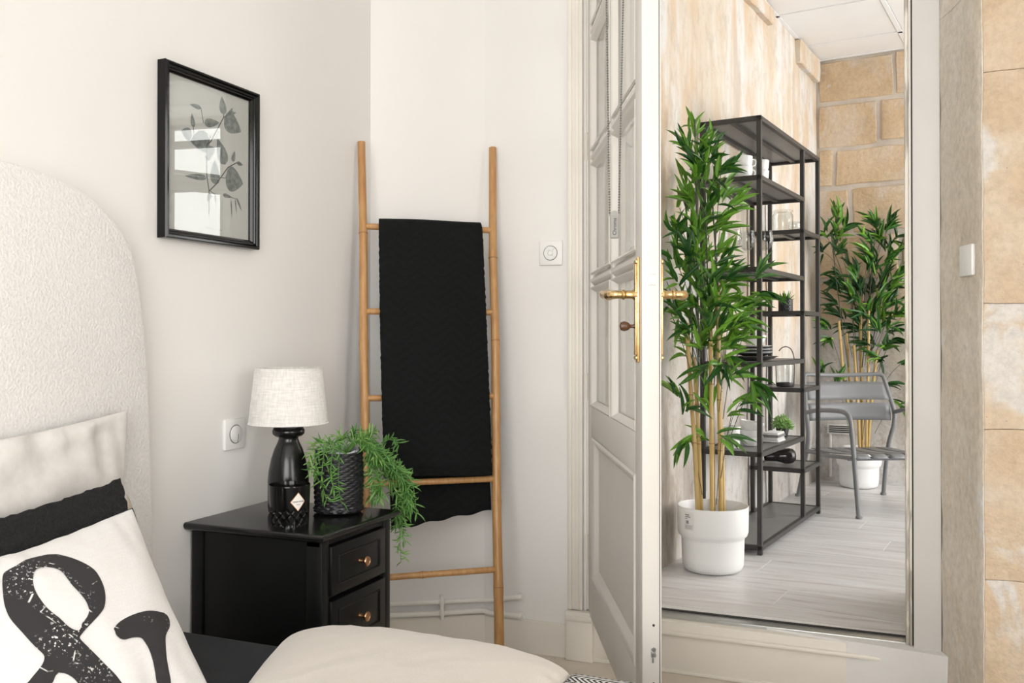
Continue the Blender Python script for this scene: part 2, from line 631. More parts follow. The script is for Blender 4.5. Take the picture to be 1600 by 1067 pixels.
# door surround, left: stepped architrave, plinth, deep panelled reveal
cs = MB()
cs.rbox(0.630, 0.681, -0.014, 0.01, 0.16, 2.68, 0.003)
cs.rbox(0.632, 0.646, -0.019, 0.0, 0.16, 2.68, 0.0025)
cs.rbox(0.656, 0.668, -0.0165, 0.0, 0.16, 2.68, 0.003)
cs.rbox(0.671, 0.682, -0.018, 0.0, 0.16, 2.68, 0.002)
struct('trim_1', cs, M_trim)
pl = MB()
pl.rbox(0.628, 0.72, -0.032, 0.0, 0.0, 0.158, 0.004)
pl.rbox(0.628, 0.72, -0.036, 0.0, 0.128, 0.145, 0.004)
struct('trim_2', pl, M_trim)
rv = MB()
rv.rbox(0.679, 0.703, 0.004, 0.045, 0.16, 2.62, 0.002)
rv.box(0.688, 0.702, 0.03, 0.61, 0.16, 2.62)
for y0, y1 in ((0.06, 0.10), (0.20, 0.235), (0.34, 0.375), (0.50, 0.56)):
    rv.rbox(0.700, 0.716, y0, y1, 0.165, 2.62, 0.003)
for z in (0.17, 0.95, 1.75, 2.5):
    rv.rbox(0.700, 0.712, 0.07, 0.54, z, z + 0.09, 0.003)
struct('trim_3', rv, M_trim)
# doorway right: flat casing, peeling jamb with a dark gap
struct('trim_4', MB().rbox(1.660, 1.731, -0.012, 0.03, 0.12, 2.68, 0.002), paint('darker_casing_tone', (0.66, 0.64, 0.615), 0.45, 0.04, 5, 60, 0.05))  # casing colour set greyer and darker than the other woodwork
jm = MB()
jm.rbox(1.640, 1.650, 0.012, 0.11, 0.165, 2.62, 0.002)
jm.rbox(1.650, 1.657, 0.004, 0.02, 0.150, 2.62, 0.002)
t = NT('peeling_cream_paint')
pn = t.ramp(t.noise(40, 6, t.mapping((1, 1, 0.12))), [(0.5, (0.80, 0.755, 0.68)), (0.58, (0.45, 0.41, 0.35))])
t.bump(t.noise(40, 6, t.mapping((1, 1, 0.12))), 0.5, 0.004)
M_peel = t.set(Base_Color=pn, Roughness=0.6)
struct('trim_5', jm, M_peel)
struct('trim_6', MB().box(1.655, 1.662, 0.015, 0.11, 0.15, 2.62), M_dark)
struct('trim_7', MB().box(0.69, 1.66, 0.0, 0.11, 2.60, 2.63), M_trim)
# step up to the next room: riser, lip, nosing, metal strip, rubber line
st = MB()
st.rbox(0.70, 1.742, -0.012, 0.04, 0.0, 0.157, 0.003)
st.rbox(0.70, 1.742, -0.026, 0.0, 0.118, 0.131, 0.005)
st.rbox(0.70, 1.742, -0.018, 0.0, 0.0, 0.012, 0.003)
struct('trim_8', st, M_trim)
struct('trim_9', MB().rbox(0.70, 1.657, 0.030, 0.078, 0.12, 0.164, 0.002).rbox(0.70, 1.657, 0.022, 0.034, 0.15, 0.167, 0.002), M_alu)
struct('trim_10', MB().box(0.70, 1.65, 0.078, 0.095, 0.12, 0.1665), M_dark)


# stone pier right of the doorway: courses of blocks, the corner blocks splayed to the reveal
def wobble(p, amp, sc=7.0):
    q = Vector(p)
    return q + noise.noise_vector(q * sc) * amp + noise.noise_vector(q * sc * 3.1) * amp * 0.4


def sub_prism(mb, poly, z0, z1, step, amp, r=0.006):
    """prism with its sides cut into cells, edges eased and faces roughened"""
    bm = bmesh.new()
    n = len(poly)
    vb = [bm.verts.new((x, y, z0)) for x, y in poly]
    vt = [bm.verts.new((x, y, z1)) for x, y in poly]
    bm.faces.new(vb[::-1])
    bm.faces.new(vt)
    for i in range(n):
        bm.faces.new((vb[i], vb[(i + 1) % n], vt[(i + 1) % n], vt[i]))
    bmesh.ops.bevel(bm, geom=list(bm.edges), offset=r, segments=1, affect='EDGES')
    for ax in (0, 1, 2):
        cs_ = [v.co[ax] for v in bm.verts]
        k = int((max(cs_) - min(cs_)) / step)
        for i in range(1, k + 1):
            pt = [0, 0, 0]
            no = [0, 0, 0]
            pt[ax] = min(cs_) + (max(cs_) - min(cs_)) * i / (k + 1)
            no[ax] = 1
            bmesh.ops.bisect_plane(bm, geom=list(bm.verts) + list(bm.edges) + list(bm.faces), plane_co=pt, plane_no=no)
    bm.verts.index_update()
    mb.add([wobble(v.co, amp) for v in bm.verts], [tuple(v.index for v in f.verts) for f in bm.faces])
    bm.free()
    return mb


core = MB()
core.prism([(1.738, 0.0), (1.822, -0.273), (3.7, -0.273), (3.7, 0.6), (1.738, 0.6)], 0, 2.9)
pier = struct('wall_stone_right', core, M_mortar)
def course(zs):
    return [(zs[k] + 0.0005, zs[k + 1] - 0.0005) for k in range(len(zs) - 1)]


for z0, z1 in course([-0.02, 1.93, 2.9]):
    sub_prism(mb := MB(), [(1.732, -0.012), (1.8140, -0.2845), (1.8165, -0.2850), (1.842, -0.012)], z0, z1, 0.035, 0.004, 0.0006)
    obj('stone', mb, M_block_reveal, pier, label='greyish reveal stone')
for k, (z0, z1) in enumerate(course([-0.02, 0.44, 0.815, 1.125, 1.70, 2.30, 2.9])):
    x = 1.8168
    x1 = x + (0.20, 0.44)[k % 2]
    while x < 3.68:
        sub_prism(mb := MB(), [(x, -0.262), (x, -0.2855), (x1, -0.2855), (x1, -0.262)], z0, z1, 0.035 if x < 2.0 else 0.12, 0.0045, 0.0012)
        obj('stone', mb, M_block_pier, pier)
        x = x1 + 0.004
        x1 = min(x + random.uniform(0.38, 0.6), 3.69)

# ------------------------------------------------------------------ next room shell
fl = struct('floor_next', MB(MN).box(-0.02, 3.4, -3.05, 0.02, 0.0, ZF - 0.0012), M_grout)
PW, PL = 0.20, 1.20


def clip_v(u):
    """how far towards the bedroom the planks run at this u (up to the metal strip)"""
    y_lim = 0.096
    return ((QN.y + NU.y * u) - y_lim) / (-NV.y)


row = 0
v = 0.004
plank_me = {}
while v < 3.05:
    u = -((row * 0.43) % 1.0) * PL
    while u < 3.38:
        a, b = max(u, 0.004), min(u + PL - 0.004, 3.38)
        if b - a > 0.05:
            v1 = v + PW - 0.003
            va, vb2 = min(v1, clip_v(a)), min(v1, clip_v(b))
            if min(va, vb2) - v > 0.01:
                if max(va, vb2) < v1 - 1e-6 or a == 0.004 or b == 3.38 or va < v1 or vb2 < v1:
                    mb = MB(MN).prism([(a, -v), (a, -va), (b, -vb2), (b, -v)], ZF - 0.012, ZF)
                    obj('plank', mb, M_plank, fl, smooth=0)
                else:
                    if 'full' not in plank_me:
                        plank_me['full'] = MB().rbox(0, PL - 0.003, -(PW - 0.003), 0, -0.012, 0, 0.0012, 1).mesh('plank', M_plank, 0)
                    inst('plank', plank_me['full'], MN @ Matrix.Translation((u, -v, ZF)), fl)
        u += PL
    v += PW
    row += 1

sw = MB(MN)
sw.grid(lambda s, t_: (noise.noise(Vector((0, -2.62 * s * 5, t_ * 12))) * 0.008, 0.0 - 2.62 * s, ZF - 0.02 + (ZC - ZF + 0.02) * t_), 40, 40)
sw.box(-0.22, -0.02, -2.62, 0.2, 0, ZC + 0.05)
side = struct('wall_next_left', sw, M_stone_side)
for (v0, v1, z0, z1, dp) in ((0.05, 0.52, 2.60, 2.735, 0.035), (1.06, 1.62, 2.655, 2.735, 0.03)):
    sub_prism(mb := MB(), [(-0.01, -v1), (dp, -v1), (dp, -v0), (-0.01, -v0)], z0, z1, 0.08, 0.006)
    mb.v = [MN @ p for p in mb.v]
    obj('stone', mb, M_stone_side, side, label='protruding stone under the ceiling')
FW0, FW1, FWZ0, FWZ1 = 2.02, 3.3, 0.90, 2.70       # window in the far wall, out of the camera's direct view
far = struct('wall_next_far', MB(MN).box(-0.2, FW0, 0.007, 0.2, 0, ZC + 0.05).box(FW1, 3.5, 0.007, 0.2, 0, ZC + 0.05).box(FW0, FW1, 0.007, 0.2, 0, FWZ0).box(FW0, FW1, 0.007, 0.2, FWZ1, ZC + 0.05), M_mortar)
wn = MB(MN)
for z in (FWZ0, 2.18, 2.52, FWZ1 - 0.03):
    wn.rbox(FW0, FW1, 0.05, 0.10, z, z + 0.055, 0.003)
for u in (FW0, 2.50, FW1 - 0.05):
    wn.rbox(u, u + 0.05, 0.05, 0.10, FWZ0, FWZ1, 0.003)
struct('window_1', wn, M_steel)
fplast = MB(MN)
fplast.grid(lambda s, t_: (2.02 * s, 0.004 + noise.noise(Vector((2.02 * s * 4, 7, t_ * 5))) * 0.006, ZF - 0.02 + 0.95 * t_), 40, 12)
obj('plaster', fplast, M_stone_side, far)
FZ = [1.105, 1.385, 1.665, 1.955, 2.195, 2.470, 2.738]
FU = [[0.0, 0.29, 0.74, 1.2, 1.7, 2.2, 2.75, 3.4], [0.0, 0.48, 0.98, 1.5, 2.0, 2.6, 3.4], [0.0, 0.20, 0.62, 1.1, 1.6, 2.3, 2.8, 3.4],
      [0.0, 0.106, 0.53, 1.0, 1.5, 2.1, 2.7, 3.4], [0.0, 0.362, 0.80, 1.3, 1.9, 2.5, 3.4], [0.0, 0.452, 0.95, 1.5, 2.1, 2.7, 3.4]]
for k in range(6):
    for a, b in zip(FU[k][:-1], FU[k][1:]):
        if b > FW0:
            if a > FW1 - 0.2 or a > FW0 - 0.12:
                continue
            b = FW0 - 0.01
        g = 0.013
        z0, z1 = FZ[k] + g, FZ[k + 1] - g
        j = lambda: random.uniform(-0.006, 0.006)
        sub_prism(mb := MB(), [(a + g + j(), 0.013), (a + g + j(), 0.0), (b - g + j(), 0.0), (b - g + j(), 0.013)], z0 + j(), z1 + j(), 0.055, 0.0085, 0.004)
        mb.v = [MN @ p for p in mb.v]
        obj('stone', mb, M_block_far, far)
rw = MB(MN)
rw.box(3.4, 3.6, -3.4, -2.85, 0, 2.8).box(3.4, 3.6, -0.2, 0.2, 0, 2.8).box(3.4, 3.6, -2.85, -0.2, 0, 0.18).box(3.4, 3.6, -2.85, -0.2, 2.70, 2.8)
struct('wall_next_right', rw, M_wall)
struct('wall_next_front', MB().box(1.75, 3.9, 0.3, 0.6, 0, 2.9), M_wall)
# suspended ceiling: carrier bars and tiles
cl = MB(MN)
cl.box(-0.2, 3.6, -3.2, 0.2, ZC + 0.02, ZC + 0.1)
us = [-0.07 + 0.6 * i for i in range(7)]
vs_ = [-0.27 + 0.6 * i for i in range(7)]
for u in us:
    if u > 0:
        cl.box(u - 0.012, u + 0.012, -3.1, 0, ZC, ZC + 0.03)
for v in vs_:
    if v > 0:
        cl.box(0, 3.4, -v - 0.012, -v + 0.012, ZC, ZC + 0.03)
cl.box(0, 0.02, -3.1, 0, ZC, ZC + 0.03).box(0, 3.4, -0.02, 0, ZC, ZC + 0.03)
ceil2 = struct('ceiling_next', cl, M_ceil)
for i, u in enumerate(us):
    for j_, v in enumerate(vs_):
        a, b = max(u + 0.014, 0.021), min(u + 0.586, 3.39)
        c, d = max(v + 0.014, 0.021), min(v + 0.586, 3.05)
        if b - a > 0.03 and d - c > 0.03:
            obj('ceiling_panel', MB(MN).rbox(a, b, -d, -c, ZC + 0.004, ZC + 0.019, 0.003, 1), M_ceil, ceil2, smooth=0)

# vent grille and cable duct low on the far wall
vg = thing('vent_grille', 'small white slatted vent grille low on far stone wall', 'vent', N(0.13, 0.0, 0.46))
mb = MB(MN).rbox(0.062, 0.205, -0.014, -0.001, 0.452, 0.512, 0.003)
obj('frame', mb, M_white, vg)
for i in range(4):
    obj('slat', MB(MN).box(0.075, 0.192, -0.019, -0.013, 0.462 + i * 0.0115, 0.468 + i * 0.0115), M_steel, vg)
obj('cable_duct', MB(MN).rbox(0.075, 0.088, -0.012, 0, 0.19, 0.452, 0.002), M_white, vg)

# ------------------------------------------------------------------ door
HD = Vector((0.697, 0.0, 0))
DD = Vector((0.421, -0.907, 0)).normalized()
DN = Vector((0.907, 0.421, 0)).normalized()          # through the leaf, away from the visible face
MD = frame(HD, DD, DN)                                # x along the leaf, y through it, z up
door = thing('door_1', 'cream half-glazed door standing open beside the doorway', None, MD)
door['kind'] = 'structure'
Z0, Z1, DW, DT = 0.150, 2.56, 0.947, 0.044


def dpart(name, mb, m, parent=None, **kw):
    return obj(name, mb, m, parent or door, local=True, **kw)


dpart('stile', MB().rbox(0, 0.055, 0, DT, Z0, Z1, 0.002), M_door)
dpart('stile', MB().rbox(0.865, DW, 0, DT, Z0, Z1, 0.003), M_door)
dpart('rail', MB().rbox(0.055, 0.865, 0.001, DT - 0.001, Z0, 0.285, 0.001), M_door)
dpart('rail', MB().rbox(0.055, 0.865, 0.001, DT - 0.001, 0.725, 0.822, 0.001), M_door)
dpart('rail', MB().rbox(0.055, 0.865, 0.001, DT - 0.001, 2.425, Z1, 0.001), M_door)
dpart('stile', MB().rbox(0.055, 0.105, 0.001, DT - 0.001, 0.285, 0.725, 0.001), M_door)
dpart('panel', MB().box(0.10, 0.87, 0.015, 0.03, 0.28, 0.73), M_door)


def moulding(mb, x0, x1, z0, z1, w_, y0, y1):
    """sloping picture-frame moulding inside a rectangle"""
    o_ = [(x0, z0), (x1, z0), (x1, z1), (x0, z1)]
    prof = [(0.0, y0), (0.18, y0 - 0.004), (0.38, y0 - 0.002), (0.55, y0 + 0.004), (1.0, y1)]
    vs, fs = [], []
    for k, y in prof:
        q = k * w_
        for (x, z), (sx, sz) in zip(o_, ((1, 1), (-1, 1), (-1, -1), (1, -1))):
            vs.append((x + sx * q, y, z + sz * q))
    for i in range(len(prof) - 1):
        for k in range(4):
            fs.append((i * 4 + k, i * 4 + (k + 1) % 4, i * 4 + 4 + (k + 1) % 4, i * 4 + 4 + k))
    mb.add(vs, fs)


mb = MB()
moulding(mb, 0.103, 0.868, 0.283, 0.727, 0.036, 0.0, 0.0155)
dpart('panel_moulding', mb, M_door)
rows = [0.822, 1.219, 1.612, 2.012, 2.425]
MX = 0.478
for i in range(1, 4):
    z = rows[i]
    for a, b in ((0.055, MX - 0.014), (MX + 0.014, 0.865)):
        mb = MB()
        mb.add([(a, 0.001, z - 0.004), (a, 0.001, z + 0.004), (a, 0.019, z + 0.022), (a, DT - 0.019, z + 0.022), (a, DT - 0.001, z + 0.004), (a, DT - 0.001, z - 0.004), (a, DT - 0.019, z - 0.022), (a, 0.019, z - 0.022),
                (b, 0.001, z - 0.004), (b, 0.001, z + 0.004), (b, 0.019, z + 0.022), (b, DT - 0.019, z + 0.022), (b, DT - 0.001, z + 0.004), (b, DT - 0.001, z - 0.004), (b, DT - 0.019, z - 0.022), (b, 0.019, z - 0.022)],
               [tuple(range(8)), tuple(range(8, 16))] + [(k, (k + 1) % 8, 8 + (k + 1) % 8, 8 + k) for k in range(8)])
        dpart('muntin', mb, M_door, smooth=0)
dpart('muntin', MB().rbox(MX - 0.015, MX + 0.015, 0.003, DT - 0.003, 0.82, 2.43, 0.006), M_door)
for i in range(4):
    for a, b in ((0.055, MX - 0.015), (MX + 0.015, 0.865)):
        lo, hi = rows[i] + (0.0 if i == 0 else 0.012), rows[i + 1] - 0.012
        mb = MB()
        moulding(mb, a, b, rows[i] + (0 if i == 0 else 0.02), rows[i + 1] - 0.02, 0.017, 0.003, 0.017)
        dpart('bead', mb, M_door)
        dpart('glass_pane', MB().box(a + 0.002, b - 0.002, 0.0205, 0.0235, lo, hi), M_pane, smooth=0)
# locking hardware
for sgn, y in ((-1, 0.0), (1, DT)):
    f = lambda d_: y + sgn * d_
    hp = MB()
    ya, yb = sorted((f(0), f(0.006)))
    hp.rbox(0.893, 0.925, ya, yb, 0.984, 1.220, 0.002)
    ya, yb = sorted((f(0.005), f(0.010)))
    hp.rbox(0.898, 0.920, ya, yb, 1.000, 1.205, 0.002)
    hp.rbox(0.894, 0.924, ya, yb, 1.206, 1.214, 0.002).rbox(0.894, 0.924, ya, yb, 0.990, 0.998, 0.002)
    plate = dpart('handle_plate', hp, M_brass, label='tall aged brass plate')
    lv = MB()
    zc = 1.136
    lv.lathe([(0.0, f(0.004)), (0.0125, f(0.004)), (0.0125, f(0.012)), (0.0095, f(0.016)), (0.009, f(0.030)), (0.0115, f(0.033)), (0.0115, f(0.037)), (0.0085, f(0.040)), (0.0085, f(0.044))], 16, (0.909, 0, zc), 'y')
    pts = [(0.909, f(0.040), zc), (0.909, f(0.052), zc), (0.902, f(0.060), zc), (0.885, f(0.063), zc), (0.86, f(0.064), zc), (0.83, f(0.065), zc + 0.002), (0.805, f(0.066), zc + 0.006), (0.795, f(0.060), zc + 0.006), (0.79, f(0.050), zc + 0.004)]
    pts = smoothpath(pts, 4)
    rs = []
    for i, p in enumerate(pts):
        k = i / (len(pts) - 1)
        rs.append(0.0085 + 0.002 * sin(pi * min(1, k * 1.2)) + (0.0015 if 0.36 < k < 0.42 else 0))
    lv.tube(pts, rs, 12)
    o = dpart('lever', lv, M_brass, plate)
    if sgn < 0:
        ky = MB().lathe([(0, f(0.006)), (0.006, f(0.006)), (0.004, f(0.014)), (0.004, f(0.019)), (0.009, f(0.024)), (0.0115, f(0.033)), (0.009, f(0.041)), (0, f(0.044))], 14, (0.909, 0, 1.065), 'y')
        dpart('key_knob', ky, M_key, plate, label='brown key knob')
lk = MB().rbox(DW - 0.002, DW + 0.0012, 0.012, 0.030, 1.155, 1.180, 0.0005)
dpart('latch', lk, M_alu)
dpart('bolt', MB().rbox(DW - 0.001, DW + 0.004, 0.020, 0.031, 0.335, 0.350, 0.002).lathe([(0, 0), (0.005, 0), (0.005, 0.004), (0, 0.004)], 12, (DW, 0.0255, 0.352), 'x').rbox(DW, DW + 0.003, 0.022, 0.026, 0.322, 0.338, 0.001), M_alu)
for z in (0.405, 0.277):
    dpart('screw', MB().lathe([(0.0028, 0), (0.0028, 0.0015), (0, 0.0015)], 10, (DW, 0.0255, z), 'x'), M_ink)
dpart('rabbet_line', MB().box(DW - 0.004, DW + 0.0006, 0.0385, 0.040, Z0, Z1), M_ink, label='dark line along the leading edge')  # thin dark strip drawn along the rabbet line of the door edge
for z in (0.36, 0.88, 1.66, 2.2):
    mb = MB()
    mb.lathe([(0.0, 0), (0.006, 0), (0.006, 0.09), (0.0, 0.09)], 10, (-0.007, -0.006, z - 0.045))
    mb.rbox(-0.02, -0.006, -0.006, -0.003, z - 0.045, z + 0.045, 0.001)
    dpart('hinge', mb, M_trim)

# blind chain hanging in front of the glazing
bc = thing('blind_chain', 'grey beaded blind chain loop with a small weight beside glazed door', 'blind chain', (0.985, -0.69, 1.28))
cf = frame((0.9846, -0.6905, 1.28), CR, UPZ)
bd = MB()
ico = bmesh.new()
bmesh.ops.create_icosphere(ico, subdivisions=1, radius=0.0027)
ico.verts.index_update()
iv, if_ = [v.co.copy() for v in ico.verts], [tuple(v.index for v in f.verts) for f in ico.faces]
ico.free()
for x0, x1 in ((-0.0120, -0.0195), (0.0105, 0.0225)):
    zz = 0.062
    while zz < 1.10:
        k = (zz - 0.062) / 0.56
        p = cf @ Vector((x0 + (x1 - x0) * k, zz, 0))
        bd.add([p + q for q in iv], if_)
        zz += 0.0064
obj('beads', bd, M_bead, bc, kind='stuff')
for x0, x1 in ((-0.0120, -0.0195), (0.0105, 0.0225)):
    obj('cord', MB(cf).tube([(x0, 0.055, 0), (x0 + (x1 - x0) * 1.85, 1.10, 0)], 0.0006, 5), M_bead, bc)
wt = MB(cf)
wt.rbox(-0.0105, 0.0105, 0.0, 0.058, -0.005, 0.005, 0.003)
wt.lathe([(0, -0.0046), (0.0102, -0.0046), (0.0102, 0.0046), (0, 0.0046)], 20, (0, 0.057, 0))
wg = obj('weight', wt, M_tagp, bc, smooth=0)
text('lettering', 'Chroma', 0.0125, cf @ Matrix.Translation((0, 0.028, 0.0054)) @ Matrix.Rotation(pi / 2, 4, 'Z'), M_ink, wg)


# ------------------------------------------------------------------ wall plates
def plate(name, label, cat, F_, kind_):
    r = thing(name, label, cat, F_)
    b = MB().rbox(-0.0405, 0.0405, -0.0405, 0.0405, -0.001, 0.009, 0.004)
    obj('plate', b, M_white, r, local=True)
    if kind_ == 'ring':
        obj('surround', MB().tube([(0.0235 * cos(a), 0.0235 * sin(a), 0.009) for a in [2 * pi * k / 40 for k in range(40)]], 0.0011, 6, closed=True), M_bead, r, local=True)
        for q in range(4):
            vs = []
            mbq = MB()
            a0, a1 = pi / 4 + q * pi / 2 + 0.06, 3 * pi / 4 + q * pi / 2 - 0.06
            arc = [a0 + (a1 - a0) * k / 8 for k in range(9)]
            outl = [(0.0222 * cos(a), 0.0222 * sin(a)) for a in arc] + [(0.0098 * cos(a), 0.0098 * sin(a)) for a in arc[::-1]]
            mbq.prism(outl, 0.006, 0.0125 if q % 2 == 0 else 0.0105)
            obj('button', mbq, M_white, r, local=True)
        obj('button', MB().lathe([(0, 0.006), (0.0085, 0.006), (0.0085, 0.012), (0.007, 0.0135), (0, 0.0137)], 24), M_white, r, local=True)
    elif kind_ == 'rocker':
        obj('surround', MB().tube([(0.024 * cos(a), 0.024 * sin(a), 0.009) for a in [2 * pi * k / 40 for k in range(40)]], 0.0012, 6, closed=True), M_bead, r, local=True)
        rk = MB().lathe([(0.0225, 0.006), (0.0225, 0.0115), (0.021, 0.0125), (0, 0.0128)], 32)
        obj('rocker', rk, M_white, r, local=True)
        obj('rocker_split', MB().tube([(0.003, -0.0215, 0.0128), (0.0045, -0.012, 0.0132), (0.006, 0.0, 0.0131)], 0.0008, 6), M_bead, r, local=True)
    else:
        obj('surround', MB().tube([(0.022 * cos(a), 0.022 * sin(a), 0.009) for a in [-pi / 2 + pi * k / 20 for k in range(21)]], 0.0014, 6), M_bead, r, local=True)
        obj('rocker', MB().prism([(0.0205 * cos(a), 0.0205 * sin(a)) for a in [2 * pi * k / 24 for k in range(24)]], 0.006, 0.0125), M_white, r, local=True)
    return r


plate('rotary_switch', 'square white wall plate with round four-way button beside door frame', 'switch', frame((0.5698, 0.0, 1.3168), (1, 0, 0), UPZ), 'ring')
plate('rocker_switch', 'square white wall plate with round rocker beside the table lamp', 'switch', frame((0.0, -0.885, 0.7855), (0, 1, 0), UPZ), 'rocker')
rd = Vector((0.0825, -0.2665, 0)).normalized()
plate('stone_wall_switch', 'white switch plate on the stone reveal right of the doorway', 'switch', frame((1.7815, -0.2027, 1.2385), -rd, UPZ), 'half')

# ------------------------------------------------------------------ heating pipes at the baseboard
hp = thing('heating_pipe', 'pair of thin cream painted pipes low on the angled wall', 'pipe', (0.33, -0.03, 0.12))
n2 = Vector((0.513, -0.858, 0))
pA, pB = Vector((0.0, -0.1965, 0)) + n2 * 0.022, Vector((0.3288, 0.0, 0)) + n2 * 0.022
for z, ze, dz in ((0.157, 0.178, 1), (0.121, 0.116, -1)):
    m_ = Vector((0.335, -0.024, z + 0.002))
    pts = [pA + UPZ * z + Vector((0.004, 0, 0)), pA.lerp(pB, 0.5) + UPZ * (z + 0.001 * dz), pA.lerp(pB, 0.9) + UPZ * (z + 0.002), m_, Vector((0.36, -0.022, z + 0.003 * dz)), Vector((0.40, -0.020, (z + ze) / 2)), Vector((0.455, -0.014, ze)), Vector((0.462, -0.002, ze))]
    pi_ = obj('pipe', MB().tube(smoothpath(pts, 5), 0.0085 if dz > 0 else 0.0095, 10), M_pipe, hp)
    obj('collar', MB().lathe([(0, -0.004), (0.015, -0.004), (0.015, 0.0), (0, 0.0)], 16, (0.462, -0.001, ze), 'y'), M_pipe, pi_)
bp = pA.lerp(pB, 0.62)
fb = frame((bp.x, bp.y, 0), (0.858, 0.513, 0), UPZ)
obj('bracket', MB(fb).rbox(-0.006, 0.006, 0.100, 0.178, -0.021, 0.014, 0.003).rbox(-0.009, 0.009, 0.112, 0.131, -0.014, 0.013, 0.004).rbox(-0.009, 0.009, 0.148, 0.167, -0.014, 0.012, 0.004), M_pipe, hp)

# ------------------------------------------------------------------ framed botanical print
pf = thing('picture_frame', 'black framed botanical leaf print hanging on the white wall', 'picture', (0.0, -0.9855, 1.28))
FY0, FY1, FZ0, FZ1 = -1.160, -0.812, 1.276, 1.698


def frame_side(a, b, ina, inb):
    """one mitred moulding from outer corner a to b; ina, inb the inner corners"""
    prof = [(0.0, 0.002), (0.0, 0.026), (0.12, 0.030), (0.30, 0.030), (0.45, 0.026), (0.62, 0.0245), (0.70, 0.021), (0.82, 0.020), (1.0, 0.014), (1.0, 0.004)]
    vs = []
    for t_, x in prof:
        for o_, i_ in ((a, ina), (b, inb)):
            vs.append((x, o_[0] + (i_[0] - o_[0]) * t_, o_[1] + (i_[1] - o_[1]) * t_))
    n = len(prof)
    fs = [(2 * i, 2 * i + 1, 2 * i + 3, 2 * i + 2) for i in range(n - 1)] + [(2 * n - 2, 2 * n - 1, 1, 0), tuple(range(0, 2 * n, 2)), tuple(range(1, 2 * n, 2))]
    return MB().add(vs, fs)


oc = [(FY0, FZ0), (FY1, FZ0), (FY1, FZ1), (FY0, FZ1)]
wd = 0.024
ic = [(FY0 + wd, FZ0 + wd), (FY1 - wd, FZ0 + wd), (FY1 - wd, FZ1 - wd), (FY0 + wd, FZ1 - wd)]
for k in range(4):
    obj('frame_moulding', frame_side(oc[k], oc[(k + 1) % 4], ic[k], ic[(k + 1) % 4]), M_blackgloss, pf)
M_paper = paint('print_paper', (0.54, 0.525, 0.505), 0.8, 0.03)
paper = obj('print', MB().box(0.003, 0.009, FY0 + 0.02, FY1 - 0.02, FZ0 + 0.02, FZ1 - 0.02), M_paper, pf, smooth=0)
t = NT('printed_leaf_ink')
nn = t.noise(90, 5)
M_leafink = t.set(Base_Color=t.ramp(nn, [(0.35, (0.12, 0.128, 0.123)), (0.65, (0.23, 0.245, 0.237))]), Roughness=0.8)
M_stemink = paint('printed_stem_ink', (0.10, 0.10, 0.095), 0.8, 0.2)
LV = [((-0.936, 1.616), (-0.943, 1.662), 0.0105), ((-0.934, 1.609), (-0.866, 1.586), 0.0215), ((-1.008, 1.579), (-0.952, 1.592), 0.0085), ((-1.02, 1.614), (-1.061, 1.614), 0.0045), ((-1.047, 1.56), (-1.053, 1.594), 0.0060), ((-1.053, 1.537), (-1.089, 1.544), 0.0125), ((-0.987, 1.536), (-1.059, 1.525), 0.021), ((-0.929, 1.488), (-0.96, 1.55), 0.0155), ((-0.975, 1.505), (-0.997, 1.522), 0.0129), ((-0.993, 1.486), (-0.993, 1.514), 0.0065), ((-0.967, 1.43), (-0.969, 1.493), 0.0140), ((-0.999, 1.443), (-1.077, 1.435), 0.0060), ((-0.9, 1.501), (-0.892, 1.53), 0.0058), ((-0.928, 1.457), (-0.858, 1.449), 0.0255), ((-0.92, 1.619), (-0.886, 1.633), 0.0042), ((-0.92, 1.619), (-0.9, 1.642), 0.0030), ((-0.884, 1.501), (-0.858, 1.499), 0.0042), ((-0.984, 1.405), (-0.997, 1.382), 0.0052), ((-0.938, 1.408), (-0.903, 1.407), 0.0042), ((-0.884, 1.407), (-0.863, 1.375), 0.0030), ((-0.967, 1.403), (-0.965, 1.38), 0.0030), ((-0.906, 1.399), (-0.903, 1.351), 0.0024), ((-0.89, 1.404), (-0.884, 1.365), 0.0024)]
ST = [[(-0.99, 1.35), (-0.99, 1.41), (-0.999, 1.452), (-0.999, 1.526), (-0.984, 1.537), (-0.936, 1.609), (-0.936, 1.617)], [(-0.988, 1.412), (-0.966, 1.43), (-0.919, 1.482), (-0.884, 1.501), (-0.871, 1.501)], [(-0.999, 1.526), (-0.985, 1.549), (-0.989, 1.552)], [(-0.936, 1.609), (-0.9, 1.634)], [(-1.011, 1.578), (-1.02, 1.614)], [(-0.947, 1.452), (-0.928, 1.453)], [(-1.044, 1.537), (-1.047, 1.56)], [(-0.988, 1.412), (-0.967, 1.405)], [(-0.938, 1.408), (-0.884, 1.405)], [(-0.999, 1.49), (-1.004, 1.497)]]
for i, (a, b, wl) in enumerate(LV):
    a, b = Vector(a), Vector(b)
    wl *= 1.3 if i < 20 else 1.0
    d = b - a
    nrm = Vector((-d.y, d.x)).normalized()
    outl = []
    K = 12
    for k in range(K + 1):
        s_ = k / K
        outl.append((s_, wl * (sin(pi * s_ ** 0.62) ** 0.85 if 0 < s_ < 1 else 0)))
    pts = [a + d * s_ + nrm * h for s_, h in outl] + [a + d * s_ - nrm * h for s_, h in outl[-2:0:-1]]
    x = 0.0094 + 0.00002 * (i % 5)
    obj('printed_leaf', MB().add([(x, p.x, p.y) for p in pts], [tuple(range(len(pts)))]), M_leafink, paper, smooth=0, recalc=False)
for s_ in ST:
    obj('printed_stem', MB().tube([(0.0092, p[0], p[1]) for p in s_], 0.0014 if len(s_) > 4 else 0.0009, 5), M_stemink, paper)
text('lettering', 'A U N E  ×', 0.0085, frame((0.0096, -0.983, 1.3165), (0, 1, 0), UPZ), M_inkpale, paper)
obj('printed_line', MB().box(0.0091, 0.0096, -0.957, -0.941, 1.3155, 1.3170), M_inkpale, paper)
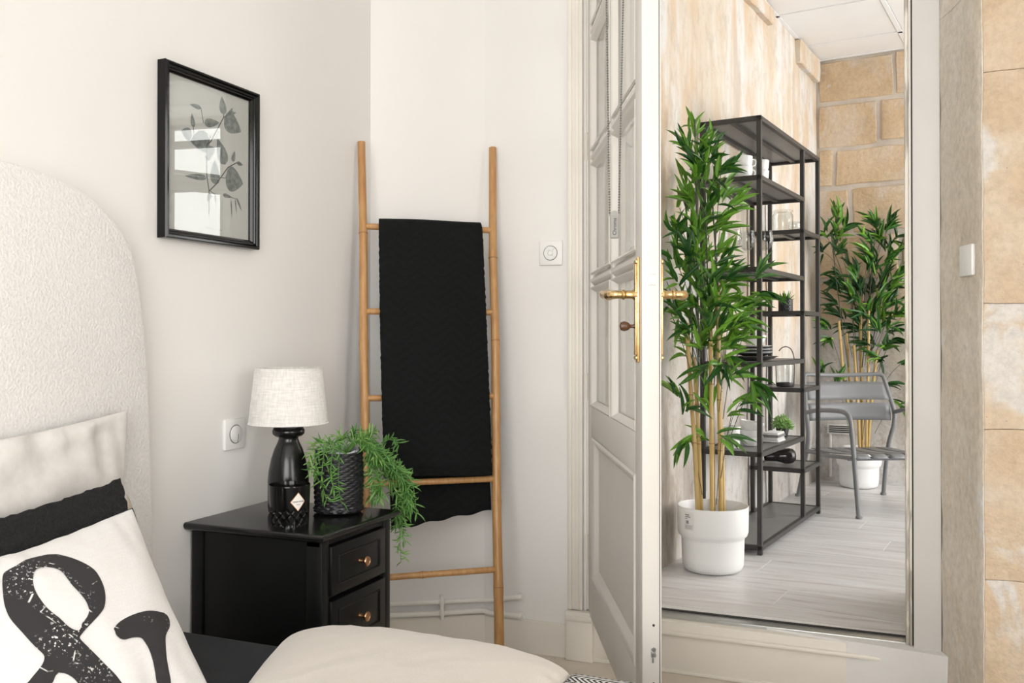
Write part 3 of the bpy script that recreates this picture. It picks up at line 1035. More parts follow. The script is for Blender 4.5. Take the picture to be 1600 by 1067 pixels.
obj('glazing', MB().box(0.0125, 0.0145, FY0 + 0.02, FY1 - 0.02, FZ0 + 0.02, FZ1 - 0.02), M_pane, pf, smooth=0, label='reflective picture glass')

# ------------------------------------------------------------------ bed
bed = thing('bed', 'bed with arched white boucle headboard and dark navy sheet', 'bed', (1.0, -1.665, 0))
ARC = [(0.443, 0.08), (0.441, 0.585), (0.437, 0.673), (0.429, 0.862), (0.4207, 0.9925), (0.411, 1.079), (0.391, 1.178), (0.367, 1.247), (0.316, 1.299), (0.25, 1.339), (0.18, 1.360), (0.104, 1.372), (0, 1.377)]
arc = [(p.x, p.y) for p in smoothpath([(a, b, 0) for a, b in ARC[1:]], 5)]
outl = [ARC[0]] + arc + [(-a, b) for a, b in arc[::-1][1:]] + [(-ARC[0][0], ARC[0][1])]
hb = MB()
n = len(outl)
rings = []
for x, ins in ((0.004, 0.004), (0.046, 0.0), (0.055, 0.003), (0.060, 0.012)):
    ring = []
    for i, (dy, z) in enumerate(outl):
        p0, p1 = Vector(outl[i - 1]) if i else Vector(outl[0]), Vector(outl[i + 1]) if i < n - 1 else Vector(outl[-1])
        tg = (p1 - p0).normalized()
        ring.append((x, -1.665 + dy - tg.y * ins * (1), z + tg.x * ins * 1))
    rings.append(ring)
vs = [p for r in rings for p in r]
fs = [tuple(range(n)), tuple(range(3 * n, 4 * n))[::-1]]
for k in range(3):
    fs += [(k * n + i, k * n + (i + 1) % n, k * n + n + (i + 1) % n, k * n + n + i) for i in range(n)]
hb.add(vs, fs)
obj('headboard', hb, M_boucle, bed, label='arched white boucle headboard')
obj('mattress', MB().rbox(0.065, 1.98, -2.085, -1.250, 0.19, 0.404, 0.035, 4), M_sheet_navy, bed)
obj('bed_base', MB().rbox(0.065, 1.97, -2.08, -1.255, 0.09, 0.19, 0.01), M_sheet_navy, bed)
for x in (0.12, 1.90):
    for y in (-2.02, -1.32):
        obj('leg', MB().lathe([(0.018, 0.0), (0.022, 0.09)], 12, (x, y, 0)), M_blackpaint, bed)


def creases(x, y, a=1.0):
    q = Vector((x, y, 0))
    r = noise.noise(Vector((x * 6 + y * 3, y * 2.2, 1.3)))
    r2 = noise.noise(Vector((x * 15 - y * 9, y * 7 + x * 4, 4.1)))
    return a * (0.004 * r + 0.0022 * (abs(r2) * -2 + 0.5) + 0.0004 * noise.noise(q * 40))


def duvet_pt(s, t_):
    # s across the fold (from headboard side to foot side), t from the far side of the bed to the near one
    ly = 1.16 * t_
    x0 = 0.462 + 0.14 * max(0.0, min(1.0, (0.80 - ly) / 0.36))
    x = x0 + (1.06 - x0) * s
    e = max(0.0, 1 - abs(2 * s - 1) ** 3.4) ** 0.55
    if ly < 0.84:
        y, drop = -2.09 + ly, 0.0
        k = max(0.0, (ly - 0.74) / 0.10)
        drop = 0.010 * k ** 2
    else:
        q = (ly - 0.84) / 0.32
        y = -1.25 + 0.040 * sin(min(1, q * 2.6) * pi / 2)
        drop = 0.010 + 0.205 * max(0, q - 0.04)
    z = 0.424 + 0.046 * e - drop
    # hem puckers at the foot-side corner
    if s > 0.94:
        z += 0.003 * sin(t_ * 190 + 3 * sin(t_ * 31)) * (s - 0.94) / 0.06 * (1 if t_ > 0.55 else 0.3)
    z += creases(x, y) * (0.25 + 0.75 * e)
    x += 0.02 * (noise.noise(Vector((0, ly * 3, 5)))) * abs(2 * s - 1)
    return (x, y, z)


dv = MB().grid(duvet_pt, 70, 130)
o = obj('duvet', dv, M_linen, smooth=180, label='folded beige cotton duvet lying across the bed', cat='duvet')
md = o.modifiers.new('thick', 'SOLIDIFY')
md.thickness = 0.012
md.offset = -1


def throw_pt(s, t_):
    x = 1.066 + 0.90 * s
    ly = 1.16 * t_
    if ly < 0.845:
        y, z = -2.09 + ly, 0.424
    else:
        q = (ly - 0.845) / 0.315
        y = -1.245 + 0.028 * sin(min(1, q * 3) * pi / 2)
        z = 0.424 - 0.012 * min(1, q * 3) - 0.20 * max(0, q - 0.1)
    return (x, y, z + creases(x, y, 0.35))


t = NT('black_white_chevron_weave')
s_ = t.sep()
zig = t.math('PINGPONG', s_[1], 0.02)
st_ = t.math('FRACT', t.math('DIVIDE', t.math('ADD', s_[0], zig), 0.0115))
ns = t.math('MULTIPLY_ADD', t.noise(300, 3), 0.25, t.math('SUBTRACT', st_, 0.12))
c = t.ramp(t.math('GREATER_THAN', ns, 0.5), [(0.0, (0.035, 0.035, 0.037)), (1.0, (0.70, 0.69, 0.67))])
t.bump(t.noise(500, 2), 0.6, 0.003)
M_chev = t.set(Base_Color=c, Roughness=0.9)
o = obj('throw', MB().grid(throw_pt, 60, 80), M_chev, smooth=180, label='black and white chevron woven throw at the foot of the bed', cat='throw')
md = o.modifiers.new('thick', 'SOLIDIFY')
md.thickness = 0.008
md.offset = -1


def cushion_surf(K, hf, hb_, pw=2.4, pinch=0.012, wr=0.0):
    K = {k: Vector(x) for k, x in K.items()}
    r = (K['BR'] + K['TR'] - K['BL'] - K['TL'])
    up = (K['TL'] + K['TR'] - K['BL'] - K['BR'])
    nrm = r.cross(up).normalized()
    r, up = r.normalized(), up.normalized()

    def S(u, v, side=1, off=0.0):
        p = (K['BL'] * (1 - u) + K['BR'] * u) * (1 - v) + (K['TL'] * (1 - u) + K['TR'] * u) * v
        a = max(0.0, 1 - abs(2 * u - 1) ** pw)
        b = max(0.0, 1 - abs(2 * v - 1) ** pw)
        p = p - r * (pinch * sin(pi * v) * (2 * u - 1)) - up * (pinch * sin(pi * u) * (2 * v - 1))
        h = sqrt(a * b)
        e = h * (hf if side > 0 else -hb_)
        if wr and side > 0:
            c_ = noise.noise(Vector((u * 13 + v * 2, v * 2.2, 2.2)))
            edge = 1 - min(1, min(v, 1 - v, 1.0) / 0.45)
            e += wr * c_ * edge * min(1, h * 3) + wr * 0.4 * noise.noise(Vector((u * 9, v * 9, 7.7))) * min(1, h * 3)
        return p + nrm * (e + off)
    return S


def cushion(name, label, S, m, nu=44, nv=44, jit=0.0):
    mb = MB()
    mb.grid(lambda a, b: S(0.5 - 0.5 * cos(pi * a), 0.5 - 0.5 * cos(pi * b), 1), nu, nv)
    mb.grid(lambda a, b: S(0.5 - 0.5 * cos(pi * a), 0.5 - 0.5 * cos(pi * b), -1), nu, nv)
    if jit:
        mb.v = [v + noise.noise_vector(v * 90) * jit for v in mb.v]
    return obj(name, mb, m, smooth=180, weld=1e-5, label=label, cat='cushion')


def ring_path(S, k=30, off=0.0):
    e = [(i / k, 0) for i in range(k)] + [(1, i / k) for i in range(k)] + [(1 - i / k, 1) for i in range(k)] + [(0, 1 - i / k) for i in range(k)]
    return [S(u, v, 1) for u, v in e]


# sand pillow upright against the headboard
SP = cushion_surf({'TR': (0.105, -1.352, 0.885), 'TL': (0.098, -2.0, 0.85), 'BL': (0.108, -2.0, 0.425), 'BR': (0.115, -1.345, 0.425)}, 0.042, 0.034, 2.2, 0.016, 0.034)
o = cushion('pillow', 'plain sand pillow standing against the headboard', SP, M_pillow)
tg = MB()
tg.grid(lambda a, b: SP(0.995, 0.62 - 0.12 * b, 1) + Vector((0.004, 0.02 * a * (0.4 + b), -0.012 * a)), 3, 4)
q = obj('care_tag', tg, paint('beige_ribbon', (0.52, 0.44, 0.35), 0.7), o, label='small beige ribbon tag')
md = q.modifiers.new('thick', 'SOLIDIFY')
md.thickness = 0.001
# black fleece cushion
SB = cushion_surf({'TR': (0.215, -1.478, 0.765), 'TL': (0.152, -1.87, 0.715), 'BL': (0.34, -1.95, 0.430), 'BR': (0.46, -1.555, 0.430)}, 0.008, 0.028, 2.4, 0.010)
o = cushion('cushion', 'black fleece cushion between the pillow and the printed cushion', SB, M_blackfleece, 60, 60, 0.004)
# printed white cushion
KW = {'TR': (.275, -1.509, .715), 'BR': (.545, -1.60, .435), 'BL': (.45, -1.99, .435), 'TL': (.215, -1.89, .66)}
SW = cushion_surf(KW, 0.065, 0.0)
SWw = cushion_surf(KW, 0.065, 0.0, wr=0.008)
wc = cushion('cushion', 'white cotton cushion with large black ampersand print', SWw, M_cushion)
obj('piping', MB().tube(ring_path(SW), 0.0022, 6, closed=True), M_ink, wc, label='thin black piping')
AMP = [
    [(0.491, 0.854), (0.517, 0.84), (0.558, 0.794), (0.596, 0.737), (0.628, 0.676), (0.64, 0.622), (0.641, 0.566), (0.631, 0.516), (0.609, 0.47), (0.581, 0.443), (0.546, 0.42), (0.509, 0.398), (0.475, 0.373), (0.466, 0.356), (0.487, 0.317), (0.511, 0.269), (0.544, 0.208), (0.573, 0.152), (0.59, 0.116), (0.618, 0.066), (0.587, 0.044), (0.548, 0.06), (0.52, 0.041), (0.451, 0.024), (0.361, 0.034), (0.269, 0.076), (0.2, 0.143), (0.177, 0.2), (0.19, 0.232), (0.236, 0.255), (0.259, 0.272), (0.288, 0.294), (0.307, 0.316), (0.313, 0.346), (0.291, 0.397), (0.271, 0.45), (0.249, 0.52), (0.233, 0.581), (0.23, 0.645), (0.236, 0.708), (0.253, 0.777), (0.274, 0.832), (0.299, 0.847), (0.342, 0.856), (0.384, 0.875), (0.421, 0.88), (0.46, 0.869)],
    [(0.444, 0.784), (0.47, 0.761), (0.489, 0.724), (0.499, 0.68), (0.509, 0.629), (0.525, 0.579), (0.537, 0.535), (0.54, 0.496), (0.535, 0.468), (0.519, 0.445), (0.496, 0.428), (0.486, 0.411), (0.472, 0.398), (0.452, 0.41), (0.431, 0.444), (0.413, 0.485), (0.393, 0.524), (0.376, 0.566), (0.364, 0.611), (0.357, 0.655), (0.359, 0.705), (0.368, 0.745), (0.385, 0.778), (0.413, 0.791)],
    [(0.353, 0.243), (0.378, 0.228), (0.4, 0.201), (0.413, 0.175), (0.437, 0.115), (0.424, 0.084), (0.371, 0.084), (0.321, 0.108), (0.294, 0.151), (0.304, 0.191), (0.325, 0.212), (0.338, 0.233)],
    [(0.616, 0.339), (0.617, 0.353), (0.647, 0.375), (0.692, 0.39), (0.751, 0.397), (0.818, 0.396), (0.87, 0.389), (0.906, 0.376), (0.913, 0.348), (0.897, 0.313), (0.869, 0.287), (0.846, 0.263), (0.826, 0.22), (0.809, 0.16), (0.804, 0.104), (0.802, 0.068), (0.789, 0.031), (0.765, 0.035), (0.743, 0.079), (0.743, 0.12), (0.744, 0.166), (0.743, 0.215), (0.738, 0.251), (0.728, 0.279), (0.704, 0.289), (0.678, 0.291), (0.651, 0.289), (0.629, 0.298), (0.616, 0.319)]]
cu = bpy.data.curves.new('ampersand', 'CURVE')
cu.dimensions = '2D'
cu.fill_mode = 'FRONT'
for loop in AMP:
    P = [(p.x, p.y) for p in smoothpath([(a, b, 0) for a, b in loop + [loop[0]]], 3)][:-1]
    sp = cu.splines.new('POLY')
    sp.points.add(len(P) - 1)
    for q, (a, b) in zip(sp.points, P):
        q.co = (a, b, 0, 1)
    sp.use_cyclic_u = True
tmp = bpy.data.objects.new('ampersand', cu)
me = bpy.data.meshes.new_from_object(tmp)
bm = bmesh.new()
bm.from_mesh(me)
bpy.data.objects.remove(tmp)
for ax in (0, 1):
    for i in range(1, 40):
        pt, no = [0, 0, 0], [0, 0, 0]
        pt[ax], no[ax] = i / 40, 1
        bmesh.ops.bisect_plane(bm, geom=list(bm.verts) + list(bm.edges) + list(bm.faces), plane_co=pt, plane_no=no)
bm.verts.index_update()
am = MB().add([SWw(v.co.x, v.co.y, 1, 0.0012) for v in bm.verts], [tuple(v.index for v in f.verts) for f in bm.faces])
bm.free()
bpy.data.meshes.remove(me)
t = NT('worn_black_print')
f1 = t.ramp(t.noise(210, 3), [(0.60, 0.0), (0.65, 1.0)])
f2 = t.ramp(t.noise(11, 3), [(0.48, 0.0), (0.62, 1.0)])
cr = t.ramp(t.voro(16, t.mapping((1, 1, 1)), 'DISTANCE_TO_EDGE'), [(0.006, 1.0), (0.018, 0.0)])
f3 = t.math('MULTIPLY', cr, t.ramp(t.noise(23, 3), [(0.58, 0.0), (0.62, 1.0)]))
wear = t.math('MAXIMUM', t.math('MULTIPLY', f1, f2), f3)
M_print = t.set(Base_Color=t.mix(wear, (0.022, 0.021, 0.022), (0.76, 0.745, 0.72)), Roughness=0.85)
obj('ampersand_print', am, M_print, wc, smooth=180, recalc=False, label='worn black ampersand')

# ------------------------------------------------------------------ nightstand
ns = thing('nightstand', 'black painted nightstand with copper drawer knobs beside the bed', 'nightstand', (0.2, -0.89, 0))
NY0, NY1, NX1 = -1.048, -0.735, 0.388
tp = MB()
prof = [(0.0, 0.5725), (0.004, 0.578), (0.004, 0.582), (0.0, 0.586)]
X0, X1, Y0, Y1 = 0.002, 0.406, -1.070, -0.714
ring = []
for ins, z in ((0.012, 0.566), (0.004, 0.570), (0.0, 0.576), (0.0, 0.581), (0.003, 0.585), (0.007, 0.586)):
    ring.append([(X0, Y0 + ins, z), (X1 - ins, Y0 + ins, z), (X1 - ins, Y1 - ins, z), (X0, Y1 - ins, z)])
vs = [p for r in ring for p in r]
fs = [(3, 2, 1, 0), tuple(range(20, 24))] + [(k * 4 + i, k * 4 + (i + 1) % 4, k * 4 + 4 + (i + 1) % 4, k * 4 + 4 + i) for k in range(5) for i in range(4)]
tp.add(vs, fs)
obj('top', tp, M_blacktop, ns, smooth=50)
bd = MB()
bd.box(0.012, 0.372, NY0 + 0.006, NY1 - 0.006, 0.09, 0.567)
bd.rbox(0.008, 0.040, NY0, NY1, 0.09, 0.567, 0.002)
bd.rbox(0.345, NX1, NY0, NY0 + 0.030, 0.09, 0.567, 0.002)
bd.rbox(0.345, NX1, NY1 - 0.030, NY1, 0.09, 0.567, 0.002)
bd.rbox(0.03, NX1, NY0, NY1, 0.09, 0.14, 0.002)
bd.rbox(0.345, NX1 - 0.004, NY0, NY1, 0.552, 0.567, 0.002)
obj('carcass', bd, M_blackpaint, ns)
for x in (0.03, 0.365):
    for y in (NY0 + 0.02, NY1 - 0.02):
        obj('leg', MB().lathe([(0.013, 0.0), (0.018, 0.09)], 12, (x, y, 0)), M_blackpaint, ns)
DZ = [(0.432, 0.549), (0.290, 0.420), (0.150, 0.278)]
yc = (NY0 + NY1) / 2
for z0, z1 in DZ:
    dr = MB()
    y0, y1 = NY0 + 0.033, NY1 - 0.033
    dr.rbox(0.36, 0.3935, y0, y1, z0, z1, 0.003)
    # raised bead around the field
    for a, b in (((y0 + 0.030, z0 + 0.025), (y1 - 0.030, z1 - 0.025)),):
        loop = [(0.3935, a[0], a[1]), (0.3935, b[0], a[1]), (0.3935, b[0], b[1]), (0.3935, a[0], b[1])]
        for i in range(4):
            dr.tube([loop[i], loop[(i + 1) % 4]], 0.0025, 8)
    d = obj('drawer', dr, M_blackpaint, ns)
    zc = (z0 + z1) / 2
    obj('knob', MB().lathe([(0.0, 0.392), (0.0065, 0.393), (0.0055, 0.398), (0.0045, 0.405), (0.006, 0.409), (0.0115, 0.411), (0.0125, 0.414), (0.0115, 0.417), (0.0085, 0.4178), (0.0075, 0.4165), (0, 0.4165)], 20, (0, yc, zc), 'x'), M_copper, d, label='round copper knob')

# ------------------------------------------------------------------ table lamp
tl = thing('table_lamp', 'table lamp with cream linen shade and black bottle base', 'lamp', (0.157, -0.859, 0.586))
B = Vector((0.157, -0.859, 0.586))
c3 = tuple(B)
obj('base', MB().lathe([(0, 0), (0.046, 0), (0.050, 0.004), (0.0525, 0.020), (0.0525, 0.085), (0.050, 0.110), (0.044, 0.140), (0.036, 0.165), (0.028, 0.182), (0.0245, 0.192), (0.026, 0.196), (0.034, 0.198), (0.0405, 0.204), (0.0415, 0.212), (0.038, 0.220), (0.026, 0.225), (0.012, 0.227), (0, 0.227)], 48, c3), M_blackceramic, tl, smooth=50)
obj('lamp_holder', MB().lathe([(0, 0.226), (0.008, 0.226), (0.008, 0.234), (0.013, 0.236), (0.013, 0.275), (0, 0.276)], 20, c3), M_blackgloss, tl)
obj('bulb', MB().lathe([(0.006, 0.275), (0.012, 0.285), (0.022, 0.305), (0.024, 0.320), (0.018, 0.338), (0, 0.345)], 20, c3), M_porc, tl)
sh = obj('lamp_shade', MB().lathe([(0.1005, 0.230), (0.1015, 0.2305), (0.0855, 0.374), (0.0845, 0.3745), (0.0835, 0.374), (0.0995, 0.231), (0.1005, 0.230)], 64, c3, caps=False), M_shade, tl, smooth=60)
obj('shade_trim', MB().tube([B + Vector((0.1015 * cos(a), 0.1015 * sin(a), 0.2315)) for a in [2 * pi * k / 64 for k in range(64)]], 0.0016, 6, closed=True).tube([B + Vector((0.085 * cos(a), 0.085 * sin(a), 0.3735)) for a in [2 * pi * k / 64 for k in range(64)]], 0.0016, 6, closed=True), M_shade, sh)
sp = MB()
for q in range(3):
    a = q * 2 * pi / 3 + 0.4
    sp.tube([B + Vector((0.013 * cos(a), 0.013 * sin(a), 0.262)), B + Vector((0.05 * cos(a), 0.05 * sin(a), 0.35)), B + Vector((0.084 * cos(a), 0.084 * sin(a), 0.370))], 0.0012, 6)
obj('shade_fitter', sp, M_alu, sh)

# ------------------------------------------------------------------ candle
cd = thing('candle', 'black cut-glass candle tumbler with white diamond label', 'candle', (0.262, -0.998, 0.586))
cc = Vector((0.262, -0.998, 0.586))


def tumbler(a, t_):
    z = 0.099 * t_
    q = a * 2 * pi
    r = 0.0455 + 0.0035 * t_
    if 0.004 < z < 0.046:
        k = min(1, (z - 0.004) / 0.006) * min(1, (0.046 - z) / 0.008)
        u1, u2 = (q * 14 / (2 * pi) + z * 42) % 1.0, (q * 14 / (2 * pi) - z * 42) % 1.0
        r -= 0.0038 * k * max(0, 1 - min(abs(u1 - 0.5), abs(u2 - 0.5)) * 7)
    return cc + Vector((r * cos(q), r * sin(q), z))


mb = MB().grid(tumbler, 168, 48)
mb.lathe([(0.049, 0.099), (0.0485, 0.1005), (0.0470, 0.100), (0.0465, 0.096), (0.0445, 0.080), (0, 0.080)], 168, tuple(cc), caps=False)
mb.lathe([(0, 0.0), (0.0455, 0.0)], 168, tuple(cc), caps=False)
obj('tumbler', mb, M_blackgloss, cd, smooth=25, weld=2e-5)
obj('wick', MB().tube([cc + Vector((0, 0, 0.079)), cc + Vector((0.001, 0, 0.09))], 0.0008, 6), M_cushion, cd)
# diamond label wrapped on the glass; it faces the room to the right of straight on
va = Vector((1.61, -2.85, 0)) - cc
ang = atan2(va.y, va.x) + 0.42


def diamond(sz, off):
    def fn(s_, t_):
        p, q = s_ * 2 - 1, t_ * 2 - 1
        x, z = (p - q) / 2 * sz, (p + q) / 2 * sz * 1.18
        zz = 0.064 + z
        r = 0.0455 + 0.0035 * zz / 0.099 + off
        return cc + Vector((r * cos(ang + x / r), r * sin(ang + x / r), zz))
    return MB().grid(fn, 10, 10)


lb = obj('label', diamond(0.0190, 0.0006), paint('orange_edge', (0.55, 0.27, 0.12), 0.5), cd, recalc=False, label='orange edge of the diamond label')
obj('label_paper', diamond(0.0174, 0.0010), paint('cream_label', (0.82, 0.78, 0.72), 0.5, 0.01), lb, recalc=False, label='cream diamond label')
rr = 0.0495
lx, ly_ = Vector((-sin(ang), cos(ang), 0)), UPZ
text('lettering', 'CEDAR WOOD', 0.0044, frame(cc + Vector((rr * cos(ang), rr * sin(ang), 0.0645)), lx, ly_), M_ink, lb, 0.0001)
fl_ = frame(cc + Vector((rr * cos(ang), rr * sin(ang), 0.0575)), lx, ly_)
obj('printed_line', MB(fl_).box(-0.0045, 0.0045, -0.0006, 0.0006, -0.0003, 0.0001), M_inkpale, lb)

# ------------------------------------------------------------------ trailing plant in a woven basket
BC = Vector((0.276, -0.806, 0.5895))
bk = thing('potted_plant', 'trailing green plant in black woven basket on the nightstand', 'plant', BC)


def weave(a, t_):
    q = a * 2 * pi
    rowi = t_ * 26
    k = int(rowi)
    s_ = sin(q * 15 + pi * (k % 2))
    bulge = sqrt(max(0.0, 1 - (2 * (rowi - k) - 1) ** 2))
    z = 0.160 * t_
    r = 0.0585 + 0.003 * sin(pi * t_) + 0.0020 * s_ * bulge + 0.0016 * bulge
    if t_ < 0.09:
        r += 0.004 * sin(pi * t_ / 0.09)
    z += 0.006 * cos(q - 2.4) * t_
    return BC + Vector((r * cos(q), r * sin(q), z))


t = NT('black_woven_rush')
M_basket = t.set(Base_Color=t.ramp(t.noise(120, 4), [(0.35, (0.006, 0.006, 0.0075)), (0.7, (0.026, 0.026, 0.031))]), Roughness=0.38)
o = obj('basket', MB().grid(weave, 120, 104), M_basket, bk, smooth=180, weld=2e-5)
md = o.modifiers.new('thick', 'SOLIDIFY')
md.thickness = 0.003
md.offset = -1
obj('basket_bottom', MB().lathe([(0, 0.002), (0.059, 0.002), (0.059, 0.006), (0, 0.006)], 32, tuple(BC)), M_basket, bk)
ln = MB().grid(lambda a, t_: BC + Vector(((0.0525 + 0.0012 * sin(a * 2 * pi * 9 + 5 * t_)) * cos(a * 2 * pi), (0.0525 + 0.0012 * sin(a * 2 * pi * 9 + 5 * t_)) * sin(a * 2 * pi), 0.11 + 0.053 * t_ + 0.006 * cos(a * 2 * pi - 2.4) + 0.002 * sin(a * 40))), 64, 5)
o = obj('liner', ln, paint('clear_plastic_liner', (0.55, 0.56, 0.60), 0.12, 0.3, 60), bk, smooth=180)
md = o.modifiers.new('thick', 'SOLIDIFY')
md.thickness = 0.0008
obj('soil', MB().lathe([(0, 0.125), (0.052, 0.125), (0.052, 0.132), (0, 0.136)], 24, tuple(BC)), M_soil, bk)
BF = frame(BC, CR, CF)


def leaflet(mb, p, d, L, wd_, droop):
    d = d.normalized()
    s_ = d.cross(UPZ)
    s_ = s_.normalized() if s_.length > 1e-4 else Vector((1, 0, 0))
    n_ = s_.cross(d)
    vs, fs = [], []
    K = 4
    for i in range(K + 1):
        k = i / K
        c_ = p + d * (L * k) + n_ * (L * droop * k * k)
        h = wd_ * (0.55 + 0.9 * sin(pi * min(1, k * 0.85 + 0.1))) * (1 if i < K else 0.15)
        vs += [c_ - s_ * h, c_ + n_ * h * 0.9, c_ + s_ * h, c_ - n_ * h * 0.5]
    for i in range(K):
        for q in range(4):
            fs.append((4 * i + q, 4 * i + (q + 1) % 4, 4 * i + 4 + (q + 1) % 4, 4 * i + 4 + q))
    fs.append((4 * K, 4 * K + 1, 4 * K + 2, 4 * K + 3))
    mb.add(vs, fs)


STR = []
rng = random.Random(11)
# over the front rim
for x, drop in ((-0.030, 0.085), (-0.018, 0.125), (-0.002, 0.10), (0.012, 0.13), (-0.042, 0.06)):
    STR.append([(x * 0.4, -0.005, 0.135), (x, -0.045, 0.180), (x * 1.3, -0.070, 0.165), (x * 1.4 - 0.004, -0.072, 0.165 - drop * 0.6), (x * 1.2 + 0.004, -0.072, 0.165 - drop)])
# a low mound on top
for i in range(9):
    a = rng.uniform(-0.3, pi + 0.3)
    r = rng.uniform(0.03, 0.07)
    STR.append([(0, 0, 0.135), (0.5 * r * cos(a) + 0.02, 0.5 * r * sin(a) - 0.01, 0.185), (r * cos(a) + 0.03, r * sin(a) * 0.6, 0.195 + rng.uniform(-0.01, 0.012))])
# cascade to the right and over the corner of the nightstand
for i in range(15):
    e = rng.uniform(-0.02, 0.02)
    f_ = rng.uniform(-0.045, 0.055)
    h = rng.uniform(0.0, 0.04)
    L = rng.uniform(0.6, 1.0)
    STR.append([(0.01, 0, 0.135), (0.055 + e * 0.5, f_ * 0.4, 0.185), (0.085 + e + 0.02 * L, f_ * 0.8, 0.150), (0.110 + e + 0.03 * L, f_ * 0.5 + 0.03, 0.092 + h * L), (0.135 + e + 0.035 * L, 0.075 + 0.3 * f_, 0.045 + h), (0.150 + e + 0.03 * L, 0.085 + 0.3 * f_, 0.020 - 0.06 * L + h)])
STR.append([(0.01, 0, 0.135), (0.06, 0.02, 0.185), (0.10, 0.03, 0.17), (0.135, 0.04, 0.185), (0.150, 0.04, 0.165)])
for dx, l in ((0.146, 0.155), (0.153, 0.10), (0.139, 0.06)):
    STR.append([(0.01, 0.02, 0.135), (0.06, 0.01, 0.18), (0.105, 0.03, 0.10), (0.136, 0.07, 0.045), (dx, 0.088, -0.02), (dx + 0.002, 0.088, -l * 0.6), (dx + 0.005, 0.088, -l)])
for i in range(7):
    STR.append([(0.03, 0.01, 0.135), (0.07, 0.03, 0.15), (0.075 + 0.006 * i, 0.02 - 0.01 * i, 0.09), (0.078 + 0.007 * i, 0.02 - 0.012 * i, 0.026 + 0.004 * i)])
for s_ in STR:
    P = [BF @ p for p in smoothpath(s_, 7)]
    mb = MB().tube(P, [0.0013 - 0.0006 * k / len(P) for k in range(len(P))], 5)
    stem = obj('trailing_stem', mb, M_leafsmall, bk, smooth=180)
    lf = MB()
    i0 = 6
    for i in range(i0, len(P)):
        tng = (P[min(i + 1, len(P) - 1)] - P[i - 1]).normalized()
        for _ in range(1 if rng.random() < 0.75 else 2):
            side_ = Vector((rng.gauss(0, 1), rng.gauss(0, 1), rng.gauss(0, 0.7)))
            side_ = (side_ - tng * side_.dot(tng)).normalized()
            leaflet(lf, P[i], side_ + tng * 0.5, rng.uniform(0.020, 0.034), 0.0019, rng.uniform(-0.75, 0.55))
    obj('leaves', lf, M_leafsmall, stem, smooth=180, kind='stuff')


# ------------------------------------------------------------------ bamboo ladder and towel
LT, RT = Vector((0.026, -0.296, 1.669)), Vector((0.370, -0.030, 1.674))
LB, RB = Vector((0.026 + 0.165, -0.296 - 0.235, 0.0)), Vector((0.504, -0.277, 0.0))
ld = thing('ladder', 'honey bamboo ladder with five rungs leaning in the corner', 'ladder', (LB + RB) / 2)
rngl = random.Random(3)
acr = (RT - LT).normalized()


def rail(a, b, nodes, r0, r1, kink):
    """rail from foot b to top a with swollen joints"""
    mb = MB()
    K = 64
    pts, rs = [], []
    for i in range(K + 1):
        k = i / K
        z = a.z + (b.z - a.z) * k
        p = a.lerp(b, k)
        off = 0.0
        for (z0, o0), (z1, o1) in zip(kink[:-1], kink[1:]):
            if z1 <= z <= z0:
                off = o0 + (o1 - o0) * (z0 - z) / (z0 - z1)
        p = p + acr * off
        r = r0 + (r1 - r0) * k
        for nz in nodes:
            r += 0.0022 * math.exp(-((z - nz) / 0.010) ** 2)
        pts.append(p)
        rs.append(r)
    # extra samples at the joints come from K being dense enough
    mb.tube(pts, rs, 16)
    o = obj('rail', mb, M_bamboo, ld)
    for nz in nodes:
        k = (a.z - nz) / (a.z - b.z)
        i = min(K - 1, int(k * K))
        p = pts[i].lerp(pts[i + 1], k * K - i)
        t_ = (pts[i + 1] - pts[i]).normalized()
        obj('joint_ring', MB().tube([p - t_ * 0.0018, p, p + t_ * 0.0018], [rs[i] + 0.0004, rs[i] + 0.0012, rs[i] + 0.0004], 16), M_node, o, label='dark bamboo joint')
    return pts


rail(LT, LB, [1.385 - 0.015, 1.02, 0.76, 0.42], 0.0125, 0.0145, [(1.7, 0.0), (1.37, 0.004), (1.02, 0.002), (0.76, 0.004), (0.0, 0.0)])
rail(RT, RB, [1.30, 1.03, 0.79, 0.53, 0.27, 0.05], 0.0125, 0.0155, [(1.7, 0.002), (1.30, -0.003), (1.03, 0.002), (0.79, 0.0), (0.53, -0.002), (0.27, 0.0), (0.0, 0.0)])


def on_rail(a, b, z):
    return a.lerp(b, (a.z - z) / (a.z - b.z))


RZ = [1.392, 1.121, 0.853, 0.596, 0.323]
for z in RZ:
    a, b = on_rail(LT, LB, z), on_rail(RT, RB, z)
    d = (b - a).normalized()
    nd = rngl.choice((0.32, 0.42, 0.58)) * (b - a).length
    K = 40
    L = (b - a).length
    o = obj('rung', MB().tube([a + d * L * i / K for i in range(K + 1)], [0.0098 + 0.0014 * math.exp(-((L * i / K - nd) / 0.008) ** 2) for i in range(K + 1)], 12), M_bamboo, ld)
    p = a + d * nd
    obj('joint_ring', MB().tube([p - d * 0.0013, p + d * 0.0013], 0.0115, 12), M_node, o, label='dark bamboo joint')

# towel over the top rung, in front of rungs two and three, its longer half hanging behind
TA, TB = on_rail(LT, LB, RZ[0]), on_rail(RT, RB, RZ[0])
td = (TB - TA).normalized()
tn = Vector((td.y, -td.x, 0)).normalized()              # towards the room
lean = ((LB - LT) / (LT.z - LB.z))
tc = TA + (TB - TA) * 0.0
Lr = (TB - TA).length
off_f, off_b = 0.025, -0.0215
tw = thing('towel', 'large black fleece towel draped over the bamboo ladder', 'towel', TA)


def down(z):
    return lean * (RZ[0] - z)


